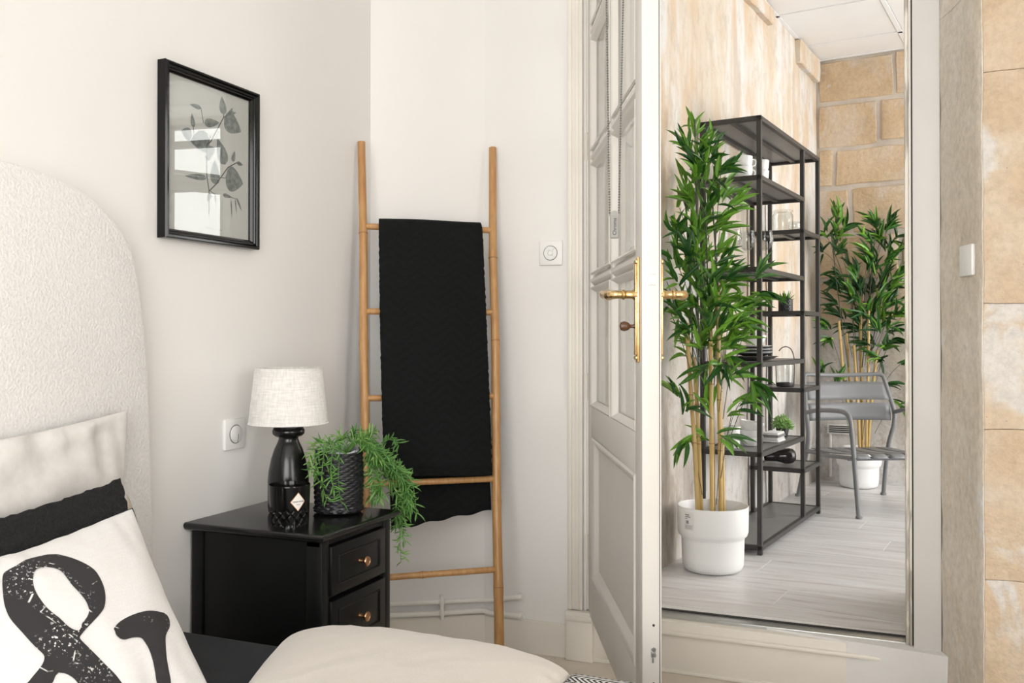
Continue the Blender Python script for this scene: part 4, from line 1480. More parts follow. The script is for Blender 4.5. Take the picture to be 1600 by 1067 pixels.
def towel_front(s_, t_):
    # t 0 at the rung top, 1 at the hem
    z = 1.404 - 0.790 * t_ + 0.004 * sin(s_ * 5)
    x = 0.050 + (Lr - 0.093) * s_ + 0.010 * t_ * t_ * (1 - s_) * 1.0 - 0.004 * t_ + 0.012 * t_ * s_ * (1 if t_ < 0.9 else 0.85)
    o_ = off_f * min(1, t_ * 30) ** 0.5 + 0.004 * sin(s_ * 9 + t_ * 2.0) * t_ + 0.003 * noise.noise(Vector((s_ * 6, t_ * 9, 3)))
    e = 0.003 * noise.noise(Vector((s_ * 2, t_ * 60, 1)))
    p = TA + td * (x + (e if s_ < 0.02 or s_ > 0.98 else 0)) + Vector((down(z).x, down(z).y, 0)) * 1.0
    return Vector((p.x, p.y, z)) + tn * o_


def towel_back(s_, t_):
    z = 1.404 - (0.955 - 0.045 * s_) * t_ + 0.003 * sin(s_ * 22) * t_
    x = 0.055 + (Lr - 0.105) * s_ + 0.030 * t_ * (1 - s_) + 0.022 * t_ * s_
    o_ = off_b * min(1, t_ * 40) ** 0.5 - 0.004 * t_ + 0.003 * sin(s_ * 7 + 1) * t_
    k = down(z)
    p = TA + td * x + Vector((k.x, k.y, 0)) * (1.0 - 0.15 * t_)
    return Vector((p.x, p.y, z)) + tn * o_


NF, NA, NB = 90, 8, 100


def towel_all(s_, t_):
    k = t_ * (NF + NA + NB)
    a0, b0 = towel_front(s_, 0.035), towel_back(s_, 0.03)
    if k <= NF:
        return towel_front(s_, 1 - 0.965 * k / NF)
    if k >= NF + NA:
        return towel_back(s_, 0.03 + 0.97 * (k - NF - NA) / NB)
    q = (k - NF) / NA
    m_ = a0.lerp(b0, q)
    return m_ + UPZ * (0.039 * sin(pi * q) ** 0.45)


o = obj('cloth', MB().grid(towel_all, 40, NF + NA + NB), M_towel, tw, smooth=180)
md = o.modifiers.new('thick', 'SOLIDIFY')
md.thickness = 0.006
md.offset = 0
obj('hem', MB().tube([towel_front(k / 20, 0.965) + tn * 0.004 for k in range(21)], 0.0012, 6), M_towel, tw, smooth=180)

# ------------------------------------------------------------------ bamboo-cane plants
leaf_mesh = []
for v in range(4):
    mb = MB()
    K = 6
    droop = (0.10, 0.22, 0.34, 0.16)[v]
    for i in range(K + 1):
        k = i / K
        h = 0.5 * (sin(pi * (k * 0.94 + 0.03) ** 0.75)) ** 0.9 if i < K else 0.0
        y, z = k * (1 - 0.25 * droop * k), -droop * k * k
        mb.v += [Vector((-h, y, z + 0.22 * h)), Vector((0, y, z)), Vector((h, y, z + 0.22 * h))]
    for i in range(K):
        for q in range(2):
            mb.f.append((3 * i + q, 3 * i + q + 1, 3 * i + 4 + q, 3 * i + 3 + q))
            mb.mi.append(0)
    # the width is scaled per leaf
    leaf_mesh.append(mb)
LEAF_ME = [m_.mesh('leaf', M_leaf, 180, recalc=False) for m_ in leaf_mesh]


def pot(root, base, sc_=1.0, sticker=False):
    P = [(0, 0.004), (0.085, 0.0), (0.104, 0.006), (0.113, 0.022), (0.115, 0.05), (0.1165, 0.120), (0.118, 0.128), (0.127, 0.136), (0.1310, 0.150), (0.1325, 0.240), (0.1318, 0.2435), (0.1295, 0.244), (0.1275, 0.240), (0.126, 0.152), (0.112, 0.130), (0.108, 0.05), (0, 0.05)]
    o = obj('pot', MB().lathe([(r * sc_, z * sc_) for r, z in P], 64, tuple(base)), M_pot, root, smooth=50)
    obj('soil', MB().lathe([(0, 0.16 * sc_), (0.1245 * sc_, 0.16 * sc_), (0.1245 * sc_, 0.168 * sc_), (0, 0.172 * sc_)], 32, tuple(base)), M_soil, root)
    if sticker:
        a0 = atan2(-CF.y, -CF.x) - 0.92

        def stk(a, b, z0, z1, off):
            return MB().grid(lambda s_, t_: Vector(base) + Vector(((0.1322 + off) * cos(a0 + a + (b - a) * s_), (0.1322 + off) * sin(a0 + a + (b - a) * s_), z0 + (z1 - z0) * t_)), 6, 2)
        st_ = obj('sticker', stk(-0.16, 0.16, 0.165, 0.232, 0.0006), paint('clear_sticker', (0.74, 0.74, 0.735), 0.35), o, recalc=False)
        for a, b, z0, z1 in ((-0.14, 0.02, 0.219, 0.222), (-0.14, 0.05, 0.212, 0.2145), (-0.14, -0.05, 0.206, 0.208), (-0.10, 0.0, 0.188, 0.200), (-0.14, 0.14, 0.182, 0.1835), (-0.14, 0.12, 0.178, 0.1795), (-0.14, 0.13, 0.174, 0.1755), (-0.14, 0.10, 0.170, 0.1715)):
            obj('printed_line', stk(a, b, z0, z1, 0.001), M_inkpale if z0 < 0.2 else M_ink, st_.parent, recalc=False)
    return o


def cane(root, MF, pts, r, nodes):
    P = smoothpath(pts, 10)
    rs = []
    zs = [p.z for p in P]
    for p in P:
        q = r * (1 - 0.12 * (p.z - zs[0]))
        for nz in nodes:
            q += 0.0016 * math.exp(-((p.z - nz) / 0.014) ** 2)
        rs.append(q)
    o = obj('cane', MB(MF).tube(P, rs, 10), M_cane, root)
    for nz in nodes:
        if zs[0] < nz < zs[-1]:
            i = max(k for k in range(len(P)) if P[k].z <= nz)
            i = min(i, len(P) - 2)
            k = (nz - P[i].z) / max(1e-6, P[i + 1].z - P[i].z)
            p = P[i].lerp(P[i + 1], k)
            obj('joint_ring', MB(MF).tube([p - UPZ * 0.0016, p + UPZ * 0.0016], rs[i] + 0.0012, 10), M_node, o, label='dark cane joint')


def clear_of_walls(p):
    q = p - QN
    return q.dot(NU) > 0.022 and q.dot(NV) > 0.022


def foliage(root, MF, clusters, seed, scale_, limit=300):
    """clusters: (x, y, z, leaves, spread, size, dx, dz) in the plant's frame; each fans leaves from a twig end"""
    rg = random.Random(seed)
    leaves = []
    for (x, y, z, n_, spread, size, dx, dz) in clusters:
        c_ = Vector((x, y, z))
        while not clear_of_walls(MF @ (c_ * 1.02)):
            c_ = Vector((c_.x * 0.93 + 0.004, c_.y * 0.93 - 0.006, z))
        x, y = c_.x, c_.y
        miss = 0
        main = Vector((dx, y * 2.0 + rg.uniform(-0.45, 0.25), dz)).normalized()
        k0 = max(0.18, z - rg.uniform(0.14, 0.30))
        st0 = Vector((x * 0.45, y * 0.3, k0))
        mid = st0.lerp(c_, 0.55) + Vector((0, 0, 0.02))
        if rg.random() < 0.5:
            obj('twig', MB(MF).tube(smoothpath([st0, mid, c_], 3), 0.0014 * (0.6 + scale_ * 0.4), 5), M_twig, root, smooth=180)
        for i in range(n_ * 2):
            if i - miss >= n_:
                break
            d = (main + Vector((rg.gauss(0, spread), rg.gauss(0, spread), rg.gauss(0, spread)))).normalized()
            L = size * rg.uniform(0.65, 1.15)
            wd_ = L * rg.uniform(0.125, 0.185)
            b = c_ + main * rg.uniform(-0.025, 0.03) + Vector((rg.gauss(0, 0.006), rg.gauss(0, 0.006), rg.gauss(0, 0.006)))
            up = Vector((rg.gauss(0, 0.5), -0.55 + rg.gauss(0, 0.5), 0.75))
            xx = d.cross(up).normalized()
            zz = xx.cross(d)
            Mx = Matrix(((xx.x * wd_, d.x * L, zz.x * L, b.x), (xx.y * wd_, d.y * L, zz.y * L, b.y), (xx.z * wd_, d.z * L, zz.z * L, b.z), (0, 0, 0, 1)))
            if not all(clear_of_walls(MF @ (Mx @ Vector(e_))) for e_ in ((0, 0, 0), (0.5, 0.5, 0), (-0.5, 0.5, 0), (0, 1, 0), (0, 1, -0.3))):
                miss += 1
                continue
            leaves.append((b.y - L * 1.2 + 0.3 * d.y * L, Mx, rg.randrange(4)))
    leaves.sort(key=lambda q: q[0])
    I = rootm(root).inverted() @ MF
    for _, Mx, v in leaves[:limit]:
        inst('leaf', LEAF_ME[v], I @ Mx, root)
    rest = MB()
    for _, Mx, v in leaves[limit:]:
        rest.M = MF @ Mx
        rest.add([tuple(p) for p in leaf_mesh[v].v], leaf_mesh[v].f)
    if rest.v:
        obj('leaves', rest, M_leaf, root, smooth=180, recalc=False, kind='stuff')
    return len(leaves)


# the near plant
P1 = N(0.172, 2.466, ZF)
pl1 = thing('potted_bamboo', 'tall artificial bamboo in white pot in front of the black shelf', 'plant', P1)
pot(pl1, P1, 1.0, True)
F1 = frame(P1, CR, CF)
for (x0, y0, x1, y1, zt, r, nds) in ((-0.058, -0.02, -0.100, -0.02, 0.93, 0.0085, (0.48, 0.66, 0.85)), (-0.036, 0.03, -0.066, 0.03, 0.80, 0.0085, (0.47, 0.62)), (-0.012, -0.04, -0.012, -0.03, 0.86, 0.0085, (0.48, 0.70)), (0.002, 0.0, -0.005, 0.01, 0.94, 0.0085, (0.46, 0.68, 0.84)), (0.028, -0.01, 0.022, 0.0, 1.05, 0.0085, (0.45, 0.64, 0.90)), (0.046, 0.02, 0.028, 0.03, 1.12, 0.0085, (0.47, 0.67, 0.95))):
    cane(pl1, F1, [(x0, y0, 0.165), (x0 + (x1 - x0) * 0.3, y0, 0.45), (x0 + (x1 - x0) * 0.7, y1, 0.7), (x1, y1, zt)], r, nds)
for x0, y0, x1, zt in ((-0.05, 0.0, -0.065, 1.70), (-0.01, 0.0, -0.03, 1.55), (0.03, 0.0, 0.0, 1.40), (-0.07, 0.02, -0.10, 1.45)):
    obj('stem', MB(F1).tube(smoothpath([(x0, y0, 0.8), (x0 * 0.6 + x1 * 0.4, y0, 1.1), (x1, y0, zt)], 6), 0.003, 6), M_twig, pl1)
CL1 = []
rg = random.Random(21)


def lane(z, xl, xr, n_, size=0.115, dz=0.55, leaves=8, spread=0.42):
    for i in range(n_):
        k = (i + 0.5) / n_
        x = xl + (xr - xl) * k + rg.uniform(-0.015, 0.015)
        cx_ = (xl + xr) / 2
        CL1.append((x, rg.uniform(-0.11, 0.10), z + rg.uniform(-0.03, 0.03), leaves, spread, size, (x - cx_) * 5.5, dz))


lane(1.65, -0.075, -0.035, 1, 0.10, 0.9)
lane(1.56, -0.12, 0.0, 5, 0.10, 0.6)
lane(1.46, -0.13, 0.03, 7, 0.12, 0.5)
lane(1.36, -0.16, 0.06, 9)
lane(1.26, -0.18, 0.03, 9)
lane(1.17, -0.19, 0.03, 10)
lane(1.08, -0.19, 0.06, 11)
lane(0.99, -0.18, 0.12, 12, dz=0.3)
lane(0.91, -0.16, 0.10, 10, dz=0.3)
lane(0.83, -0.10, 0.07, 7, dz=0.2)
lane(0.77, -0.03, 0.06, 3, dz=-0.1)
for x, z, n_, dx, dz, s_ in ((0.02, 1.42, 6, 0.7, 0.6, 0.14), (0.16, 1.11, 7, 0.5, 0.7, 0.13), (0.15, 1.03, 6, 0.6, 0.0, 0.11), (0.12, 0.95, 6, 0.4, 0.5, 0.11), (0.085, 0.86, 6, 0.4, 0.4, 0.10), (-0.145, 0.66, 8, -0.5, 0.55, 0.11), (-0.115, 0.60, 6, 0.1, 0.6, 0.11), (-0.09, 0.50, 7, -0.5, -0.45, 0.12), (-0.02, 0.60, 8, -0.2, 0.75, 0.12), (0.02, 0.51, 7, 0.5, -0.1, 0.11), (-0.015, 0.49, 5, -0.4, 0.25, 0.10), (0.06, 0.60, 5, 0.5, 0.5, 0.11), (0.14, 0.70, 8, 0.3, -0.2, 0.13), (0.105, 0.63, 6, 0.7, 0.3, 0.12), (0.05, 0.73, 6, 0.6, 0.2, 0.11)):
    CL1.append((x, rg.uniform(-0.10, 0.02), z, n_, 0.36, s_, dx, dz))
foliage(pl1, F1, CL1, 5, 1.0)

# the far plant
P2 = N(0.275, 0.165, ZF)
pl2 = thing('potted_bamboo', 'artificial bamboo in white pot behind the grey chair by far wall', 'plant', P2)
pot(pl2, P2, 0.95)
F2 = frame(P2, CR, CF)
for (x0, y0, x1, y1, zt, r, nds) in ((-0.03, 0.0, -0.115, 0.0, 0.97, 0.009, (0.45, 0.7, 0.86)), (0.0, -0.02, -0.035, -0.02, 0.83, 0.009, (0.4, 0.62)), (0.025, 0.01, 0.02, 0.02, 1.0, 0.009, (0.5, 0.7)), (0.05, 0.0, 0.11, 0.0, 0.80, 0.009, (0.42, 0.66)), (0.03, -0.03, 0.05, -0.03, 1.05, 0.008, (0.55, 0.8)), (-0.01, 0.03, -0.06, 0.03, 0.9, 0.008, (0.5, 0.8))):
    cane(pl2, F2, [(x0, y0, 0.16), (x0 + (x1 - x0) * 0.3, y0, 0.42), (x0 + (x1 - x0) * 0.7, y1, 0.66), (x1, y1, zt)], r, nds)
for x0, x1, zt in ((-0.06, -0.16, 1.50), (0.02, 0.10, 1.50), (-0.02, -0.05, 1.30), (0.05, 0.20, 1.40)):
    obj('stem', MB(F2).tube(smoothpath([(x0, 0, 0.7), (x0 * 0.5 + x1 * 0.5, 0, 1.05), (x1, 0, zt)], 6), 0.003, 6), M_twig, pl2)
CL1 = []
for z, xl, xr, n_, dz in ((1.54, -0.17, -0.13, 2, 0.7), (1.46, -0.21, -0.09, 3, 0.3), (1.36, -0.19, -0.11, 3, 0.2), (1.52, 0.05, 0.20, 4, 0.6), (1.42, 0.04, 0.25, 5, 0.4), (1.32, 0.03, 0.25, 5, 0.5), (1.24, -0.12, 0.24, 8, 0.8), (1.15, -0.11, 0.24, 8, 0.8), (1.07, -0.12, 0.25, 8, 0.5), (0.99, -0.08, 0.25, 7, 0.5), (0.91, -0.02, 0.25, 7, 0.3), (0.82, 0.02, 0.25, 5, 0.2), (0.74, 0.08, 0.25, 3, 0.1)):
    lane(z, xl, xr, n_, 0.125, dz, 8, 0.42)
for x, z, n_, dx, dz, s_ in ((-0.19, 0.92, 8, -0.6, 0.4, 0.13), (-0.16, 0.86, 6, -0.4, -0.1, 0.12), (-0.22, 0.66, 6, -0.3, 0.5, 0.12), (-0.15, 0.60, 7, 0.2, 0.7, 0.12), (-0.10, 0.52, 7, 0.0, 0.8, 0.11), (0.04, 0.54, 6, 0.2, 0.8, 0.10), (0.17, 0.60, 7, 0.6, 0.2, 0.12), (0.20, 0.50, 6, 0.4, -0.3, 0.12)):
    CL1.append((x, rg.uniform(-0.06, 0.02), z, n_, 0.36, s_, dx, dz))
CL2 = [(x, max(-0.10, min(0.06, y)), z, n_, s1, s2, dx, dz) for x, y, z, n_, s1, s2, dx, dz in CL1]
foliage(pl2, F2, CL2, 9, 1.0)

# ------------------------------------------------------------------ shelf unit
SU0, SU1, SV0, SVM, SV1 = 0.012, 0.268, 1.115, 1.435, 2.152
TT = 0.019
ZT = 1.935
shf = thing('shelf_unit', 'black metal open shelf unit with staggered shelves in the stone room', 'shelf', frame(N(0.14, 1.63, ZF), NU, -NV))


def sb(u0, u1, v0, v1, z0, z1, mb=None):
    mb = mb or MB(MN)
    return mb.rbox(u0, u1, -v1, -v0, z0, z1, 0.0015, 1)


for u in (SU0, SU1 - TT):
    for v, zt in ((SV0, ZT), (SVM - TT / 2, ZT - TT), (SV1 - TT, ZT)):
        z0 = ZF if v != SVM - TT / 2 else 0.195
        obj('post', sb(u, u + TT, v, v + TT, z0, zt), M_steel, shf)


def shelf_board(v0, v1, z, first=False):
    mb = sb(SU0 + TT, SU1 - TT, v0 + TT, v1 - TT, z - 0.006, z - 0.002)
    o = obj('shelf', mb, M_sheet, shf)
    for a, b, c, d in ((SU0, SU1, v0, v0 + TT), (SU0, SU1, v1 - TT, v1), (SU0, SU0 + TT, v0, v1), (SU1 - TT, SU1, v0, v1)):
        obj('edge_bar', sb(a, b, c, d, z - 0.020, z), M_steel, o)
    um = (SU0 + SU1) / 2
    obj('stiffener', sb(um - 0.012, um + 0.012, v0 + TT, v1 - TT, z - 0.016, z - 0.006), M_steel, o)


shelf_board(SV0, SV1, ZT)
for z in (1.695, 1.325, 0.940, 0.578):
    shelf_board(SVM - TT / 2, SV1, z)
for z in (1.548, 1.165, 0.802, 0.424):
    shelf_board(SV0, SVM + TT / 2, z)
shelf_board(SV0, SV1, 0.203)


def on(u, v, z):
    return N(u, v, z + 0.0003)


def mug(label, p, ang_, group):
    r = thing('mug', label, 'mug', p, group)
    obj('cup', MB().lathe([(0, 0.0), (0.030, 0.0), (0.0345, 0.003), (0.038, 0.020), (0.0405, 0.047), (0.0395, 0.0485), (0.0375, 0.046), (0.035, 0.02), (0.03, 0.006), (0, 0.006)], 32, tuple(p)), M_porc, r, smooth=50)
    hd = [Vector((0.037, 0, 0.038)), Vector((0.052, 0, 0.038)), Vector((0.058, 0, 0.026)), Vector((0.050, 0, 0.013)), Vector((0.036, 0, 0.012))]
    Rm = Matrix.Translation(p) @ Matrix.Rotation(ang_, 4, 'Z')
    obj('handle', MB(Rm).tube(smoothpath(hd, 5), 0.0032, 8), M_porc, r)
    return r


a_r = atan2(CR.y, CR.x)
mug('lower white cup of the front stack on the high shelf', on(0.172, 2.08, 1.695), a_r + 0.3, 'white cups on the high shelf')
mug('upper white cup of the front stack on the high shelf', on(0.172, 2.08, 1.695 + 0.0435), a_r + 0.2, 'white cups on the high shelf')
mug('lower white cup of the rear stack on the high shelf', on(0.205, 1.955, 1.695), a_r + 0.9, 'white cups on the high shelf')
mug('upper white cup of the rear stack on the high shelf', on(0.205, 1.955, 1.695 + 0.0435), a_r + 0.8, 'white cups on the high shelf')


def wineglass(label, p, hh=0.168, br=0.036):
    r = thing('wine_glass', label, 'wine glass', p, 'wine glasses on the third shelf')
    k = hh / 0.168
    obj('bowl', MB().lathe([(0.003, 0.082 * k), (0.014, 0.086 * k), (br * 0.82, 0.100 * k), (br, 0.122 * k), (br * 0.98, 0.142 * k), (br * 0.84, hh), (br * 0.82, hh), (br * 0.955, 0.142 * k), (br * 0.97, 0.122 * k), (br * 0.79, 0.102 * k), (0.01, 0.088 * k), (0, 0.087 * k)], 28, tuple(p), caps=False), M_ware, r, smooth=60)
    obj('stem', MB().lathe([(0.006, 0.003), (0.0035, 0.010), (0.003, 0.05), (0.0035, 0.083)], 14, tuple(p)), M_ware, r)
    obj('foot', MB().lathe([(0, 0.0), (0.033, 0.0), (0.033, 0.0015), (0.006, 0.0045), (0, 0.0048)], 28, tuple(p)), M_ware, r)


wineglass('wine glass nearest the right front post of shelf', on(0.222, 1.935, 1.325))
wineglass('wine glass in the middle of the three on third shelf', on(0.152, 1.96, 1.325))
wineglass('wine glass at the leaf side of third shelf', on(0.125, 2.07, 1.325), 0.172, 0.037)

# storage jar
p = on(0.130, 1.29, 1.548)
r = thing('storage_jar', 'clear glass storage jar with glass lid on the narrow shelf', 'jar', p)
obj('jar_body', MB().lathe([(0, 0.0), (0.046, 0.0), (0.049, 0.004), (0.049, 0.088), (0.043, 0.098), (0.043, 0.102), (0.0415, 0.102), (0.0415, 0.098), (0.047, 0.087), (0.047, 0.006), (0, 0.005)], 36, tuple(p)), M_ware, r, smooth=50)
obj('lid', MB().lathe([(0, 0.104), (0.047, 0.104), (0.048, 0.107), (0.046, 0.112), (0.02, 0.117), (0, 0.118)], 36, tuple(p)), M_ware, r, smooth=50)
p = on(0.195, 1.325, 1.548)
r = thing('glass_tumbler', 'small clear round tumbler in front of the storage jar', 'glass', p)
obj('glass', MB().lathe([(0, 0.0), (0.016, 0.0), (0.025, 0.008), (0.030, 0.024), (0.029, 0.042), (0.026, 0.050), (0.0248, 0.050), (0.0275, 0.041), (0.0285, 0.024), (0.022, 0.009), (0, 0.006)], 28, tuple(p)), M_ware, r, smooth=60)

# succulent
p = on(0.150, 1.32, 1.165)
r = thing('succulent', 'spiky green succulent in small dark woven pot on narrow shelf', 'plant', p)


def cells(a, t_):
    q = a * 2 * pi
    k = t_ * 7
    b = sqrt(max(0, 1 - (2 * (k - int(k)) - 1) ** 2))
    rr_ = 0.033 + 0.0018 * b * abs(sin(q * 8 + pi * 0.5 * (int(k) % 2)))
    return p + Vector((rr_ * cos(q), rr_ * sin(q), 0.060 * t_))


o = obj('woven_pot', MB().grid(cells, 64, 28), M_basket, r, smooth=180, weld=1e-5)
md = o.modifiers.new('thick', 'SOLIDIFY')
md.thickness = 0.002
md.offset = -1
obj('soil', MB().lathe([(0, 0.04), (0.031, 0.04), (0.031, 0.052), (0, 0.054)], 20, tuple(p)), M_soil, r)
spike = MB()
spike.add([(-0.10, 0, 0), (0.10, 0, 0), (0, 0, 0.05), (-0.12, 0.35, 0.03), (0.12, 0.35, 0.03), (0, 0.35, -0.03), (-0.07, 0.7, 0.02), (0.07, 0.7, 0.02), (0, 0.7, -0.02), (0, 1, 0.04)],
          [(0, 1, 4, 3), (0, 3, 5, 2), (1, 2, 5, 4), (3, 4, 7, 6), (3, 6, 8, 5), (4, 5, 8, 7), (6, 7, 9), (6, 9, 8), (7, 8, 9)])
spike_me = spike.mesh('leaf', M_leaf, 30)
rs_ = random.Random(4)
for i in range(22):
    a = i * 2.4
    el = 0.35 + 1.1 * (i / 22)
    d = Vector((cos(a) * cos(el), sin(a) * cos(el), sin(el)))
    xx = d.cross(UPZ).normalized()
    zz = xx.cross(d)
    L = rs_.uniform(0.040, 0.060)
    b = Vector((0.010 * cos(a), 0.010 * sin(a), 0.050))
    inst('leaf', spike_me, Matrix(((xx.x * L, d.x * L, zz.x * L, b.x), (xx.y * L, d.y * L, zz.y * L, b.y), (xx.z * L, d.z * L, zz.z * L, b.z), (0, 0, 0, 1))), r)

# plates and bowl
p0 = on(0.150, 1.86, 0.940)


def plate_(label, z, rad, m, dx=0.0, h=0.012):
    q = p0 + UPZ * z + CR * dx
    r = obj('plate', MB().lathe([(0, 0.0), (rad * 0.55, 0.0), (rad * 0.62, 0.002), (rad * 0.98, h), (rad, h + 0.0015), (rad * 0.985, h + 0.0025), (rad * 0.62, 0.0048), (0, 0.0042)], 48), m, smooth=50, label=label, cat='plate', group='stacked plates on the middle shelf')
    r.location = q
    return r


plate_('large dark grey plate at the bottom of the plate stack', 0.0, 0.105, M_greyplate, 0.0, 0.016)
zz_ = 0.0185
for i, (lab, m, rad) in enumerate((('black side plate lowest of the black ones in stack', M_darkplate, 0.080), ('white side plate just above the lowest black plate', M_porc, 0.084), ('black side plate in the middle of the plate stack', M_darkplate, 0.079), ('white side plate between the two upper black plates', M_porc, 0.082), ('black side plate uppermost of black ones in stack', M_darkplate, 0.078), ('white side plate directly under the white bowl', M_porc, 0.078))):
    plate_(lab, zz_, rad, m, 0.0, 0.010)
    zz_ += 0.0068
q = p0 + UPZ * (zz_ + 0.0005) + CR * 0.004
r = obj('bowl', MB().lathe([(0, 0.0), (0.026, 0.0), (0.028, 0.004), (0.044, 0.022), (0.052, 0.046), (0.0535, 0.049), (0.051, 0.049), (0.042, 0.024), (0.026, 0.008), (0, 0.007)], 40), M_porc, smooth=50, label='white bowl on top of the black and white plates', cat='bowl')
r.location = q

# lantern
p = on(0.150, 1.33, 0.802)
r = thing('lantern', 'glass lantern with dark base and tall wire handle', 'lantern', p)
obj('base', MB().lathe([(0, 0.0), (0.040, 0.0), (0.042, 0.003), (0.042, 0.018), (0.039, 0.020), (0, 0.020)], 32, tuple(p)), M_steel, r)
obj('glass', MB().lathe([(0.0395, 0.019), (0.0415, 0.060), (0.0425, 0.108), (0.041, 0.108), (0.040, 0.060), (0.038, 0.020)], 36, tuple(p), caps=False), M_ware, r, smooth=60)
hd = [p + CR * x + UPZ * z for x, z in ((0.043, 0.010), (0.0445, 0.09), (0.043, 0.14), (0.030, 0.178), (0.008, 0.192), (-0.014, 0.188), (-0.030, 0.172))]
obj('handle', MB().tube(smoothpath(hd, 6), 0.0024, 8), M_steel, r)
obj('handle', MB().tube([p - CR * 0.043 + UPZ * 0.01, p - CR * 0.046 + UPZ * 0.11], 0.0018, 8), M_steel, r)
obj('rim', MB().tube([p + Vector((0.0428 * cos(a), 0.0428 * sin(a), 0.108)) for a in [2 * pi * k / 36 for k in range(36)]], 0.0016, 6, closed=True), M_steel, r)

# low main shelf: canister, bowls, napkins, little plant
p = on(0.110, 2.05, 0.578)
r = thing('canister', 'white ribbed canister at the leaf side of the low shelf', 'canister', p)
obj('body', MB().lathe([(0, 0.0), (0.036, 0.0), (0.038, 0.003), (0.038, 0.078), (0.040, 0.080), (0.040, 0.088), (0.038, 0.090), (0.036, 0.088), (0.035, 0.01), (0, 0.008)], 40, tuple(p)), M_porc, r, smooth=40)
p = on(0.158, 1.93, 0.578)
for i, (lab, dz, tilt) in enumerate((('white porcelain bowl lowest of the stack on low shelf', 0.0, 0), ('white porcelain bowl in the middle of the low stack', 0.026, 0), ('white porcelain bowl tilted on top of the low stack', 0.064, 0.16))):
    r = obj('bowl', MB().lathe([(0, 0.0), (0.028, 0.0), (0.030, 0.004), (0.047, 0.018), (0.052, 0.036), (0.0525, 0.040), (0.0505, 0.040), (0.045, 0.020), (0.028, 0.008), (0, 0.007)], 40), M_porc, smooth=50, label=lab, cat='bowl', group='white bowls on the low shelf')
    r.matrix_basis = Matrix.Translation(p + UPZ * dz) @ Matrix.Rotation(tilt, 4, CF)
for i in range(4):
    zb = 0.578 + i * 0.0105
    mb = MB()
    a0, a1 = 0.158 + 0.002 * i, 0.236 - 0.004 * (i % 2)
    mb.rbox(a0, a1, -1.775 + 0.003 * (i % 2), -1.655, zb + 0.0003, zb + 0.0053, 0.0022)
    mb.rbox(a0 + 0.001, a1 - 0.002, -1.773 + 0.003 * (i % 2), -1.656, zb + 0.0053, zb + 0.0102, 0.0022)
    mb.v = [MN @ v_ for v_ in mb.v]
    obj('napkin', mb, M_napkin if i != 2 else paint('dark_grey_napkin', (0.20, 0.20, 0.20), 0.9), smooth=40, label=('folded pale napkin lowest of four on the low shelf', 'folded pale napkin second from the bottom on low shelf', 'folded dark grey napkin under the topmost napkin', 'folded pale napkin topmost on the low shelf')[i], cat='napkin', group='folded napkins on the low shelf')
p = on(0.190, 1.535, 0.578)
r = thing('potted_herb', 'small bushy green plant in dark pot at shelf edge', 'plant', p)
obj('pot', MB().lathe([(0, 0.0), (0.022, 0.0), (0.030, 0.040), (0.030, 0.044), (0.028, 0.044), (0.02, 0.006), (0, 0.006)], 28, tuple(p)), M_darkplate, r, smooth=50)
obj('soil', MB().lathe([(0, 0.030), (0.0265, 0.030), (0.0275, 0.038), (0, 0.039)], 20, tuple(p)), M_soil, r)
lf = MB()
rh = random.Random(8)
for i in range(420):
    d = Vector((rh.gauss(0, 1), rh.gauss(0, 1), abs(rh.gauss(0, 1)) + 0.05)).normalized()
    b = p + UPZ * 0.038 + Vector((d.x * 0.048, d.y * 0.048, d.z * 0.058)) * rh.uniform(0.35, 1.0)
    leaflet(lf, b, d + Vector((rh.gauss(0, 0.5), rh.gauss(0, 0.5), rh.gauss(0, 0.4))), rh.uniform(0.010, 0.018), 0.0022, 0.2)
obj('leaves', lf, M_leafsmall, r, smooth=180, kind='stuff')

# dark glass vase lying on the low narrow shelf
p = on(0.128, 1.31, 0.424 + 0.0385)
M_smoke = paint('smoked_black_glass', (0.020, 0.018, 0.017), 0.06, 0.1, 5, 20, 0.0)
Mv = frame(p, CR, CF)
r = thing('vase', 'glossy black vessel lying on its side on lowest narrow shelf', 'vase', p)
obj('body', MB(Mv).lathe([(0.022, -0.082), (0.025, -0.078), (0.026, -0.03), (0.030, -0.010), (0.037, 0.012), (0.0385, 0.030), (0.035, 0.050), (0.026, 0.062), (0.0, 0.068)], 36, (0, 0, 0), 'x', caps=False).lathe([(0.022, -0.082), (0.021, -0.078), (0.022, -0.03), (0.0, 0.0)], 36, (0, 0, 0), 'x', caps=False), M_smoke, r, smooth=60)

# ------------------------------------------------------------------ armchair
cRL = N(0.056, 0.658, ZF)
cx = (N(0.433, 0.384, 0) - N(0.056, 0.658, 0)).normalized()
cx = -cx
cy = Vector((-cx.y, cx.x, 0))
MC = frame(N(0.433, 0.384, ZF), cx, cy)            # x across between the rear feet, y towards the front
CWd = 0.466
ch = thing('armchair', 'low grey metal armchair with slatted seat by the far plant', 'chair', MC)


def cpart(name, mb, parent=None, **kw):
    return obj(name, mb, M_chair, parent or ch, local=True, **kw)


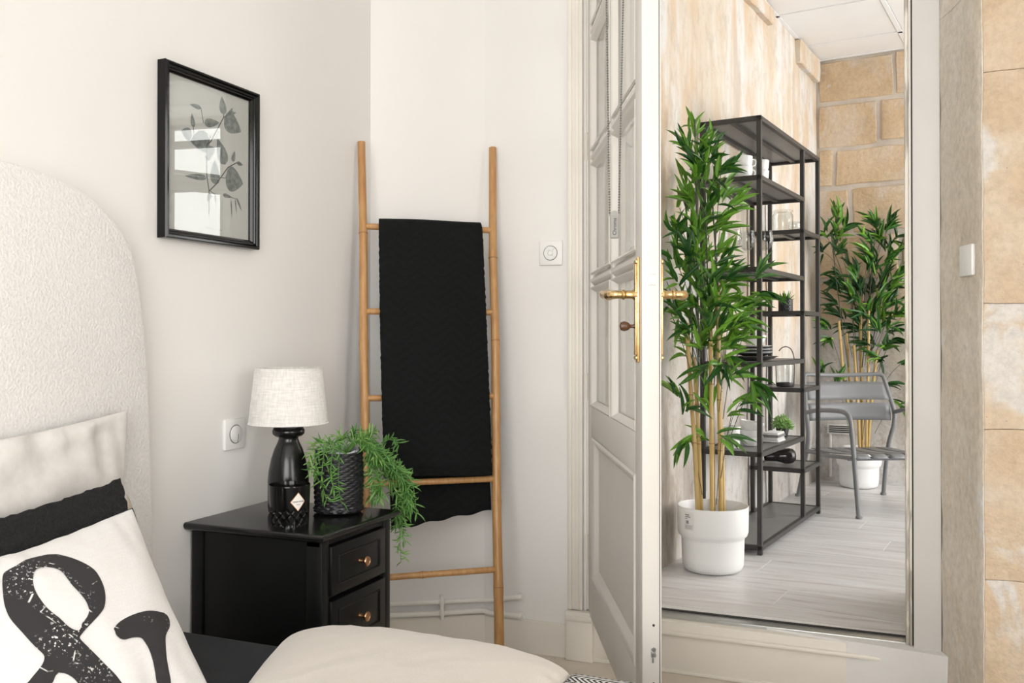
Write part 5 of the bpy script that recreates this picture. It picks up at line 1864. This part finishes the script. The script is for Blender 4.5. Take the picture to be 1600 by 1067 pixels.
R_ = 0.0115
for x, nm in ((0.0, -1), (CWd, 1)):
    s_ = nm
    rear = [(x + s_ * 0.012, 0.0, 0.0), (x, 0.05, 0.16), (x - s_ * 0.004, 0.095, 0.30), (x + s_ * 0.008, 0.125, 0.40), (x + s_ * 0.014, 0.120, 0.47), (x + s_ * 0.004, 0.085, 0.56), (x - s_ * 0.004, 0.050, 0.640)]
    o = cpart('rear_leg', MB().tube(smoothpath(rear, 6), R_, 12))
    cpart('foot', MB().lathe([(0.016, 0.0), (0.016, 0.010), (0.012, 0.014)], 14, (x + s_ * 0.012, 0.0, 0.0)), o)
    arm = [(x + s_ * 0.012, 0.120, 0.470), (x + s_ * 0.010, 0.25, 0.492), (x, 0.45, 0.506), (x - s_ * 0.004, 0.550, 0.503), (x - s_ * 0.008, 0.592, 0.478), (x - s_ * 0.011, 0.606, 0.42), (x - s_ * 0.020, 0.622, 0.22), (x - s_ * 0.030, 0.640, 0.0)]
    o = cpart('arm', MB().tube(smoothpath(arm, 6), R_, 12))
    cpart('foot', MB().lathe([(0.016, 0.0), (0.016, 0.010), (0.012, 0.014)], 14, (x - s_ * 0.030, 0.640, 0.0)), o)
    cpart('seat_rail', MB().tube([(x - s_ * 0.004, 0.085, 0.262), (x - s_ * 0.006, 0.3, 0.262), (x - s_ * 0.012, 0.612, 0.288)], 0.010, 10))
top = [(0.004, 0.050, 0.640), (0.010, 0.040, 0.662), (0.035, 0.028, 0.672), (0.12, 0.008, 0.668), (CWd / 2, -0.006, 0.666), (CWd - 0.12, 0.008, 0.668), (CWd - 0.035, 0.028, 0.672), (CWd - 0.010, 0.040, 0.662), (CWd - 0.004, 0.050, 0.640)]
cpart('top_rail', MB().tube(smoothpath(top, 6), R_, 12))
for z0, z1, ya, yb in ((0.535, 0.630, 0.100, 0.058), (0.425, 0.518, 0.122, 0.106)):
    mb = MB().grid(lambda s_, t_: (0.004 + (CWd - 0.008) * s_, ya + (yb - ya) * t_ - 0.045 * sin(pi * s_), z0 + (z1 - z0) * t_), 16, 4)
    o = cpart('back_slat', mb, smooth=180)
    md = o.modifiers.new('thick', 'SOLIDIFY')
    md.thickness = 0.003
    md.offset = 0
cpart('cross_bar', MB().tube([(0.004, 0.10, 0.256), (CWd - 0.004, 0.10, 0.256)], 0.010, 10))
cpart('cross_bar', MB().tube([(0.014, 0.560, 0.278), (CWd - 0.014, 0.560, 0.278)], 0.010, 10))
ns_ = 5
wS = (CWd - 0.012) / ns_
for i in range(ns_):
    x0 = 0.006 + wS * i
    mb = MB().grid(lambda s_, t_: (x0 + (wS - 0.013) * s_, 0.10 + 0.53 * t_, 0.276 + 0.034 * t_ - 0.010 * sin(pi * t_) - (0.0 if t_ < 0.88 else 1.6 * (t_ - 0.88) ** 2)), 3, 20)
    o = cpart('seat_slat', mb, smooth=180)
    md = o.modifiers.new('thick', 'SOLIDIFY')
    md.thickness = 0.003
    md.offset = 0
